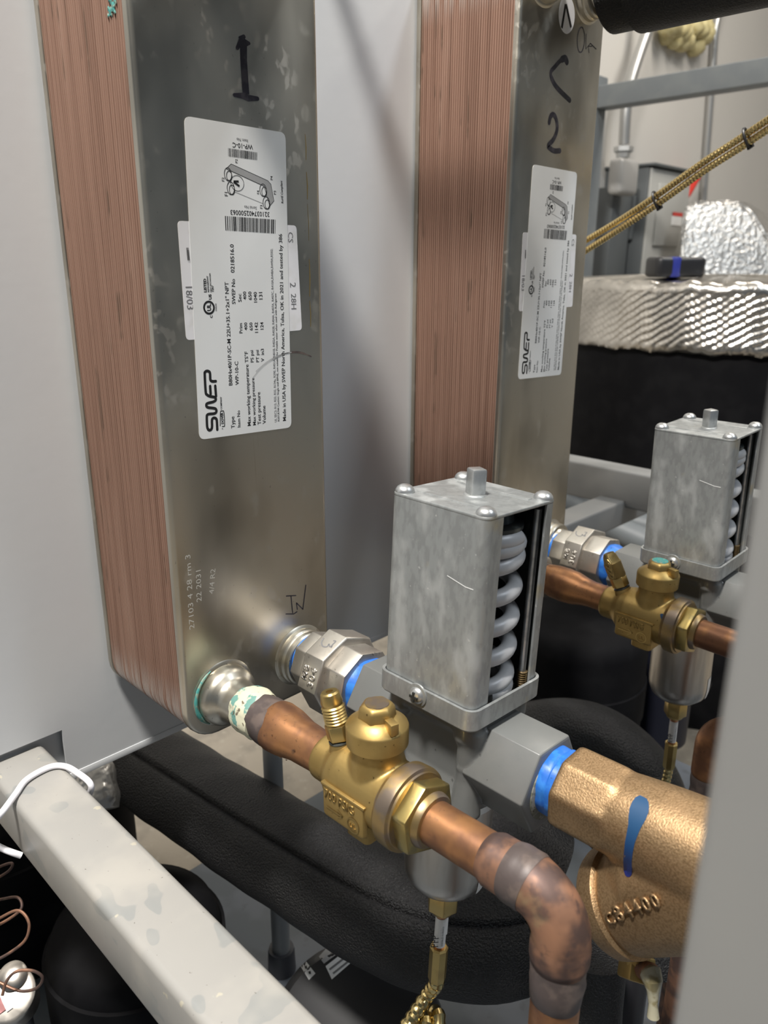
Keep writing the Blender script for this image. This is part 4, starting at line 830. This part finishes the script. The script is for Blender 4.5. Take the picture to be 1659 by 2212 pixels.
# upright grey pipe behind the foam pipe, and the black pump at its foot
up_ = PT(607, 2040, 770); gp = thing('upright_pipe', 'slim upright grey pipe standing behind the thick foam pipe', 'pipe', (up_.x, up_.y, up_.z))
obj('tube', B().lathe((0, 0, 0), (0, 0, 1), [(-40, 8.8), (330, 8.8)], 28), 'pvc', gp)
sk = B(); sk.lathe((0, 0, -8), (0, 0, -1), [(-3, 10), (-3.5, 12.5), (0, 13.2), (40, 14.4), (55, 14.4)], 32); obj('socket', sk, 'pvcd', gp)
pm = PT(775, 2250, 690); pump = thing('pump', 'black circulator pump with white warning labels under the foam pipe', 'pump', (pm.x, pm.y, DZ))
b = B(); b.lathe((0, 0, pm.z-DZ), (-.55, -.35, .75), [(-34, 55), (-28, 62), (-14, 78), (16, 78), (28, 70), (34, 40), (35, 5)], 48); b.lathe((0, 0, 1), (0, 0, 1), [(0, 50), (max(20, pm.z-DZ), 45)], 32); body = obj('housing', b, 'black', pump)
bpy.context.view_layer.update()
tp = tree_of([body])
def polydecal(tr, quad, mat, parent, name, n=8, off=.5):
    M = Matrix.Identity(4); q = parent
    while q: M = Matrix.LocRotScale(q.location, q.rotation_euler, q.scale) @ M; q = q.parent
    Mi = M.inverted(); b = B(); g = []
    for i in range(n+1):
        row = []
        for j in range(n+1):
            s, t_ = i/n, j/n; u = (1-s)*((1-t_)*quad[0][0]+t_*quad[1][0])+s*((1-t_)*quad[3][0]+t_*quad[2][0]); v = (1-s)*((1-t_)*quad[0][1]+t_*quad[1][1])+s*((1-t_)*quad[3][1]+t_*quad[2][1])
            p, _ = on_surf(tr, u, v, off); row.append(b.bm.verts.new((Mi @ (p*S))/S) if p is not None else None)
        g.append(row)
    for i in range(n):
        for j in range(n):
            c = (g[i][j], g[i][j+1], g[i+1][j+1], g[i+1][j])
            if all(x is not None for x in c): b.bm.faces.new(c)
    if not b.bm.faces: print('decal missed', name); return None
    return obj(name, b, mat, parent)
def pc(x, y): return (540+x/5.184, 1960+y/5.184)
polydecal(tp, [pc(455, 190), pc(1090, 440), pc(830, 632), pc(610, 330)], 'inkmid', pump, 'nameplate')
polydecal(tp, [pc(848, 660), pc(1120, 448), pc(1215, 550), pc(918, 808)], 'white', pump, 'warning_label')
polydecal(tp, [pc(528, 475), pc(735, 742), pc(662, 815), pc(545, 625)], 'white', pump, 'arrow_label')
for k in range(3):
    x, y = 592+k*40, 622+k*55; polydecal(tp, [pc(x-16, y-12), pc(x+10, y-18), pc(x+16, y+16), pc(x-8, y+18)], 'ink', pump, 'printed_arrow', 2, .8)
for a, c in (((885, 690), (1130, 500)), ((925, 735), (1150, 555))): polydecal(tp, [pc(*a), pc(*c), pc(c[0]+14, c[1]+18), pc(a[0]+14, a[1]+18)], 'inkgrey', pump, 'printed_line', 4, .8)

# black jacketed vessels low in the rack, the last an added dark filler
def vessel(name, label, c, R, z0, z1, mat='foam', cat='tank'):
    t = thing(name, label, cat, (c.x, c.y, z0)); b = B(); h = z1-z0
    b.lathe((0, 0, 0), (0, 0, 1), [(0, R), (h-25, R), (h-8, R-6), (h-1, R-22), (h, 4)], 56); obj('jacket', b, mat, t, 50)
    b = B(); b.lathe((0, 0, 0), (0, 0, 1), [(h*.42, R), (h*.42+1, R+2.5), (h*.42+50, R+2.5), (h*.42+51, R)], 56); obj('band', b, mat, t, 50); return t
c_ = PT(20, 2020, 900); vessel('jacketed_vessel', 'black jacketed vessel under the rail with the white cable', c_, 150, DZ, -190, 'blackm')
c_ = PT(330, 2330, 740); vessel('jacketed_vessel', 'shorter black jacketed vessel beside the pump', c_, 75, DZ, -250, 'blackm')

c_ = PT(1235, 1480, 1080); vessel('jacketed_vessel', 'black filler cylinder added between the two spring valves to darken the gap', c_, 95, DZ, PT(1235, 1310, 1080).z, 'blackm')  # dark filler, added so the bright floor here reads black
# white cable looped over the foreground rail
zt = rz+2.2
cb = [(rx1+3, 62, rz-46), (rx1+3.2, 56, rz-22), PX(190, 1697, 2, zt-2)+Vector((2, 0, -1)), PX(165, 1668, 2, zt), PX(138, 1655, 2, zt), PX(105, 1658, 2, zt), PX(58, 1684, 2, zt), PX(34, 1715, 2, zt), PX(12, 1745, 2, zt+.5), PT(-6, 1768, 470), PT(-26, 1795, 474), PT(-12, 1822, 480), PT(8, 1834, 484), PT(28, 1842, 484), PT(46, 1848, 486)]
cb = [Vector(c) for c in cb]; ct_ = thing('cable', 'flat white cable wrapped over the water-stained rail', 'cable', cb[-1]); obj('jacket', B().tube([p-cb[-1] for p in spl(cb, 8)], 2.0, 14), 'cable', ct_)

# copper capillary loops and metal control at the lower left
lp = [(-60, 1900), (0, 1872), (26, 1865), (18, 1882), (-20, 1905), (-60, 1930), (-40, 1950), (0, 1943), (35, 1938), (47, 1952), (40, 1970), (0, 1996), (-50, 2015), (-30, 2000), (0, 1983), (35, 1967), (55, 1978), (63, 2003), (50, 2036), (0, 2070), (-40, 2080), (-60, 2100), (-10, 2118), (40, 2140), (78, 2135), (92, 2112), (70, 2097), (35, 2099), (14, 2120), (5, 2150)]
pp = [PT(u, v, 600-i*2.2) for i, (u, v) in enumerate(lp)]
cl = thing('capillary_coil', 'loose loops of thin copper capillary hanging below the water-stained rail', 'tube', pp[-1]); obj('tube', B().tube([p-pp[-1] for p in spl(pp, 8)], 1.05, 10), 'copper_d', cl)
gc = PT(18, 2150, 590); gg = thing('pressure_control', 'round metal control with a red and white label under the copper capillary loops', 'gauge', gc)
ga = Vector((-.25, -.45, .85)).normalized()
b = B(); b.lathe((0, 0, 0), ga, [(-30, 12), (-28, 18), (-8, 19), (0, 20), (2, 19.5), (3, 17)], 40); case = obj('case', b, 'steel_sat', gg)
b = B(); b.lathe((7, 6, 8), ga, [(-8, 10.5), (3, 10.5), (5, 8), (5.5, 2)], 32); obj('knob', b, 'steel_sat', gg)
b = B(); _, ga_, gb_ = frame(ga, (-1, 0, 0)); b.obox(ga*4-gb_*0+ga_*10, ga_*5.5, gb_*9, ga*.2); obj('red_label', b, 'pink', gg); b = B(); b.obox(ga*4.1+ga_*2.5, ga_*2.2, gb_*11, ga*.2); obj('white_label', b, 'white', gg)
b = B(); b.lathe((0, 0, 0), ga, [(-60, 6), (-46, 8), (-44, 11), (-30, 11)], 6); obj('brass_fitting', b, 'brass', gg); b = B(); b.tube([-ga*58, -ga*70+Vector((0, 0, -6)), Vector((-ga.x*75, -ga.y*75, -110)), Vector((-ga.x*75, -ga.y*75, DZ-gc.z))], 5, 16); obj('stem_pipe', b, 'pvcd', gg)

# ================================================================ armoured capillary hoses of the two spring valves
def vpt(loc, rot, p): return Vector(loc)+Euler(rot).to_matrix() @ Vector(p)
h0 = vpt(V1, (0.010, .044, 0), (0, 0, -207)); 
hp = [h0, h0+Vector((-.4, -.3, -4)), PT(926, 2146, 508), PT(908, 2172, 506), PT(890, 2200, 503), PT(866, 2240, 500), PT(860, 2290, 510), PT(880, 2330, 510), PT(905, 2300, 505), PT(914, 2240, 502), PT(920, 2208, 505), PT(912, 2197, 512), PT(900, 2215, 518), PT(890, 2290, 520), PT(905, 2345, 515), PT(932, 2320, 508), PT(944, 2240, 503), PT(948, 2200, 505), PT(938, 2187, 512), PT(926, 2200, 519), PT(915, 2290, 524), PT(915, 2400, 530)]
hz = thing('armoured_hose', 'gold armoured capillary hose with coiled loops below the valve joined to the strainer', 'hose', hp[-1]); obj('armour', hose(B(), [p-hp[-1] for p in spl(hp, 10)], 4.9, 5.4, 18), 'gold', hz, 20)
h0 = vpt(V2, (0, -.034, -.007), (0, 0, -207)); hp = [h0, h0+Vector((0, 0, -8)), h0+Vector((-1, 2, -40)), h0+Vector((6, 8, -120)), h0+Vector((20, 20, -200))]
hz = thing('armoured_hose', 'gold armoured capillary hose hanging from the valve in front of the black tank', 'hose', hp[-1]); obj('armour', hose(B(), [p-hp[-1] for p in spl(hp, 10)], 4.2, 4.6, 14), 'gold', hz, 20)
# pair of gold hoses crossing behind exchanger 2, tied together
ha = [PT(1020, 650, 950), PT(1150, 588, 900), PT(1268, 518, 850), PT(1340, 475, 815), PT(1415, 425, 780), PT(1520, 350, 735), PT(1612, 290, 700), PT(1760, 188, 640), PT(1980, 20, 560)]
hb = [PT(1020, 677, 955), PT(1150, 614, 905), PT(1268, 540, 850), PT(1340, 494, 816), PT(1420, 441, 781), PT(1526, 366, 736), PT(1618, 307, 701), PT(1766, 206, 641), PT(1990, 38, 561)]
for nm, h_ in (('upper', ha), ('lower', hb)):
    t = thing('armoured_hose', 'gold armoured hose tied into a slanting pair, the %s one' % nm, 'hose', h_[0]); obj('armour', hose(B(), [p-h_[0] for p in spl(h_, 14)], 3.35, 3.4, 12), 'gold', t, 20)
for i, (u, v, tt) in enumerate(((1417, 432, 780), (1613, 297, 701))):
    c = PT(u, v, tt); d_ = (ha[5]-ha[4]).normalized(); b = B(); w_ = (hb[4]-ha[4]).normalized(); n_ = d_.cross(w_)
    b.tube([w_*(8.2*math.cos(a))+n_*(4.2*math.sin(a)) for a in [2*math.pi*k/24 for k in range(24)]], 1.3, 8, closed=True); b.obox(w_*8+n_*2, d_*2.6, w_*2, n_*2)
    o = obj('cable_tie', b, 'black'); o.location = c*S; tag(o, ('black cable tie on the gold hoses, closer to heat exchanger 2', 'black cable tie on the gold hoses, farther from heat exchanger 2')[i], 'cable tie', 'cable ties on the gold hoses')

# copper elbow coming down beside the near upright
x2 = 347.0
el = [(x2, PX(1521, 1720, 0, x2).y-110, -52), (x2, PX(1521, 1720, 0, x2).y, -52), (x2, PX(1521, 1720, 0, x2).y, DZ)]
t = thing('copper_pipe', 'mottled copper elbow with a dark brazed joint, behind the strainer', 'pipe', el[-1])
pth = arc_path(el, 19, 12); obj('tube', B().tube([Vector(p)-Vector(el[-1]) for p in pth], 11.1, 36), 'copper_d', t)
pe = resample([Vector(p) for p in pth], 1.5); i0 = [i for i, p in enumerate(pe) if p.z < -100][0]
b = B(); b.tube([p-Vector(el[-1]) for p in pe[8:i0]], [12.8]*(i0-10)+[12.4, 11.4], 36); obj('fitting', b, 'copper', t)
b = B(); b.tube([p-Vector(el[-1]) for p in pe[i0-2:i0+34]], [12.2+.4*math.sin(i*.5) for i in range(36)], 36); obj('braze_band', b, 'braze', t)
# drain cock below the strainer
dc = PX(1376, 2090, 0, 92); t = thing('drain_fitting', 'small brass elbow with a dried sealant drip under the strainer', 'fitting', dc)
dd = (PX(1430, 2110, 0, 80)-dc).normalized()
b = B(); b.prism((0, 0, 0), dd, -9, 7, 13, 4, .4, bev=1.5); b.lathe((0, 0, 0), (0, .1, 1), [(0, 6), (16, 6)], 20); obj('elbow', b, 'brass', t)
b = B(); b.tube([dd*(6+k*.5) for k in range(22)], [4.6 if k % 3 else 4.0 for k in range(22)], 20); obj('thread', b, 'copper_d', t)
b = B(); b.tube([dd*12+Vector((0, 0, 1)), dd*15, dd*18+Vector((0, 0, -4)), dd*20+Vector((0, 0, -10)), dd*22+Vector((0, 0, -18)), dd*24+Vector((0, 0, -26))], [3.5, 5.4, 5.0, 3.2, 2.2, 3.0], 14); obj('sealant_drip', b, 'resin', t)
# dark copper riser beside the near upright
rc = PT(1478, 2130, 520); t = thing('copper_pipe', 'dark copper riser beside the plain upright rack tube', 'pipe', (rc.x, rc.y, DZ)); obj('tube', B().lathe((0, 0, 0), (0, 0, 1), [(0, 11), (rc.z-DZ+40, 11)], 28), 'copper_d', t)

# ================================================================ background to the right
tc_ = PT(1560, 690, 1680); tz = PT(1450, 608, 1350).z; tf = PT(1450, 772, 1350).z; TS = 1.06
tk = thing('storage_tank', 'large black tank with a foil-insulated top', 'tank', (tc_.x, tc_.y, FZ))
b = B(); b.lathe((0, 0, 0), (0, 0, 1), [(0, 318*TS), (tf-FZ+8, 318*TS)], 72); obj('black_jacket', b, 'blackm', tk, 50)
random.seed(4)
nf = 900; rings = []
zs = [(tf, 326, 0), (tf+8, 330, .4)]+[(tf+14+k*(tz-36-tf)/36, 329-k*.22, 1) for k in range(37)]+[(tz-20, 323, .2), (tz-18, 324, 0), (tz-4, 319, 0), (tz, 306, 0), (tz+6, 180, 0), (tz+8, 10, 0)]
for z, r, am in zs:
    r *= TS; ring = []
    for k in range(nf):
        th = 2*math.pi*k/nf; ph = th*r/3.8 - (z-tf)/2.8
        q = r + am*3.0*abs(math.sin(ph/2)) + am*.5*math.sin((th*r+(z-tf)*1.6)/2.4) + 1.2*math.sin(9*th+z*.05); ring.append((q*math.cos(th), q*math.sin(th), z-FZ+2.0*math.sin(23*th)+1.2*math.sin(57*th)))
    rings.append(ring)
b = B(); b.loft(rings); ft = obj('foil_cover', b, 'bubble', tk, 60)
cq = PT(1457, 588, 1470); b = B(); b.plate(rrect(-50, 50, -28, 28, 12, 4), (0, 0, 0), (.8, -.6, 0), (.6, .8, 0), 36, bev=7, seg=3)
cpq = obj('tank_cap', b, 'black'); cpq.location = Vector((cq.x, cq.y, tz+6))*S; tag(cpq, 'black rounded control head with a blue stripe on the foil-topped tank', 'control')
b = B(); b.obox((-12*.8, 12*.6, 18), Vector((.8, -.6, 0))*11, Vector((.6, .8, 0))*28.6, Vector((0, 0, 18.4)), bev=5); obj('blue_stripe', b, 'bluecap', cpq)
# second foil wrapped shape behind
o2 = PT(1470, 620, 2420); b = B(); out = [PT(u, v, 2420) for u, v in ((1462, 660), (1468, 520), (1478, 445), (1500, 433), (1590, 432), (1625, 455), (1668, 520), (1760, 560), (1770, 660))]
dv = Vector((.97, .1, 0)).normalized()*150
bq = B(); bq.loft([[p-o2 for p in out], [p-o2+dv for p in out]], bev=14, seg=3); bmesh.ops.subdivide_edges(bq.bm, edges=bq.bm.edges[:], cuts=3, use_grid_fill=True)
for v in bq.bm.verts: v.co += Vector((random.uniform(-2, 2), random.uniform(-2, 2), random.uniform(-2, 2)))
o = obj('foil_wrapped_heater', bq, 'foil', None, 20); o.location = o2*S; tag(o, 'silver foil-wrapped unit with a sloping top behind the tank', 'insulated unit')
# things fixed to the back wall
def WP(u, v, off=0): return PX(u, v, 1, YW-off)
a = WP(1402, 358, 150); c = WP(1464, 600, 150); a.x += 4
ds = thing('disconnect_switch', 'grey electrical disconnect box on the back wall', 'electrical box', (a.x, YW, c.z))
w_ = c.x-a.x; h_ = a.z-c.z
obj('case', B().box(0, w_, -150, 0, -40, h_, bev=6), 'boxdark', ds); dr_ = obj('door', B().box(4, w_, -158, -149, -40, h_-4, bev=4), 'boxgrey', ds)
b = B(); b.box(w_*.18, w_*.8, -166, -157, h_*.30, h_*.86, bev=6); obj('raised_cover', b, 'boxgrey', dr_); obj('warning_label', B().box(w_*.55, w_*.8, -168, -165.5, h_*.50, h_*.62), 'white', dr_); obj('rating_label', B().box(w_*.3, w_*.7, -160, -157.5, h_*.02, h_*.2), 'white2', dr_)
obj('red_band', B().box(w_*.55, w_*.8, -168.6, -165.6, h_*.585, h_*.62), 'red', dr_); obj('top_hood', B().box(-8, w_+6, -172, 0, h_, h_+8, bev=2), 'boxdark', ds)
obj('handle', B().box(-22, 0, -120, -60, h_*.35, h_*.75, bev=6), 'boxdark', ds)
a = WP(1340, 405, 120); b_ = WP(1362, 640, 120); dsx = ds.location.x/S; a.x = dsx-150; b_.x = dsx-34
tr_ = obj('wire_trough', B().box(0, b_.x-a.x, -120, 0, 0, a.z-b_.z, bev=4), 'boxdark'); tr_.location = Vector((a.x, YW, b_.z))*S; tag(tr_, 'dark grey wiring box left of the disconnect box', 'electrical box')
def pipe_w(label, pxs, r, mat='conduit', off=18, name='conduit'):
    P_ = [WP(u, v, off) for u, v in pxs]; t = thing(name, label, 'conduit', P_[-1]); obj('tube', B().tube([p-P_[-1] for p in spl(P_, 6)], r, 16), mat, t); return t
pipe_w('straight galvanised conduit on the wall running down beside the spray foam', [(1570, -40), (1556, 20), (1546, 60), (1541, 120), (1534, 220), (1526, 330), (1518, 450)], 13)
cf = pipe_w('flexible grey conduit dropping behind the beam to a frosted fitting', [(1412, -20), (1400, 60), (1380, 120), (1360, 185), (1352, 240), (1348, 312)], 17, off=75)
p_ = WP(1348, 318, 24)-WP(1348, 312, 24); b = B(); b.lathe((0, 0, -4), (0, 0, -1), [(0, 22), (3, 30), (16, 30), (20, 22), (34, 20)], 6); obj('connector', b, 'zinc', cf)
a = WP(1328, 340, 150); b_ = WP(1360, 425, 150)
fx = obj('frosted_fitting', B().box(0, b_.x-a.x, -46, 0, 0, a.z-b_.z, bev=14, seg=3), 'clear'); fx.location = Vector((a.x, YW-130, b_.z))*S; tag(fx, 'frosted plastic cover under the flexible conduit', 'cover')
a = WP(1325, 156, 40); b_ = WP(1346, 430, 40); a.x = dsx-235; b_.x = dsx-165
su = obj('strut_channel', B().box(0, b_.x-a.x, -40, 0, 0, a.z-b_.z, bev=2), 'conduit'); su.location = Vector((a.x, YW, b_.z))*S; tag(su, 'galvanised strut channel on the wall behind the rack corner', 'channel')
a = WP(1512, 372, 60); b_ = WP(1478, 432, 60); d_ = (a-b_)
rd = B(); rd.obox(d_/2, d_/2, Vector((24, 0, 14)), Vector((0, 14, 0)), bev=6); o = obj('red_handle', rd, 'red'); o.location = b_*S; tag(o, 'red lever handle standing behind the foil-wrapped unit', 'handle')
a = WP(1488, 432, 40); b_ = WP(1530, 520, 40)
# spray foam blob
sf = WP(1490, 75, 0); b = B(); random.seed(11)
for k in range(34):
    u, v = random.uniform(1437, 1522), random.uniform(30, 100)
    if v > 70 and abs(u-1480) > 30: v -= 25
    p = WP(u, v, random.uniform(5, 45))-sf; r = random.uniform(22, 40); b.lathe(p-Vector((0, 0, r)), (0, 0, 1), [(r-r*math.cos(math.pi*i/8), r*math.sin(math.pi*i/8)) for i in range(9)], 12, wob=lambda t_, a: .12*math.sin(3*a+t_))
o = obj('spray_foam', b, 'yellow', None, 60); o.location = sf*S; tag(o, 'lumpy yellow spray foam sealing a hole in the wall', 'foam')
# pale pipes low behind the rack rails
for i, (pa, pb, r, lb) in enumerate((((1200, 1085, 1500), (1430, 1185, 1400), 26, 'pale grey plastic pipe low behind the rack rails'), ((1215, 1030, 1600), (1300, 1110, 1560), 14, 'thin pale pipe crossing behind the rack rails'), ((1330, 1120, 1500), (1460, 1150, 1450), 26, 'pale grey pipe low behind the spring valve of heat exchanger 2'))):
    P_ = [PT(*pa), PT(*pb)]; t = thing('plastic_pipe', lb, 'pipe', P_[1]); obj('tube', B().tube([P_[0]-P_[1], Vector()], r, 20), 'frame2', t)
# navy drum in the shade
nd = PT(1428, 1480, 1150); t = thing('drum', 'dark navy drum with pale lettering strokes in the shade', 'drum', (nd.x, nd.y, DZ))
b = B(); h_ = PT(1410, 1330, 1120).z-DZ; b.lathe((0, 0, 0), (0, 0, 1), [(0, 44), (h_, 44), (h_+4, 38), (h_+5, 4)], 40); obj('shell', b, 'navy', t)
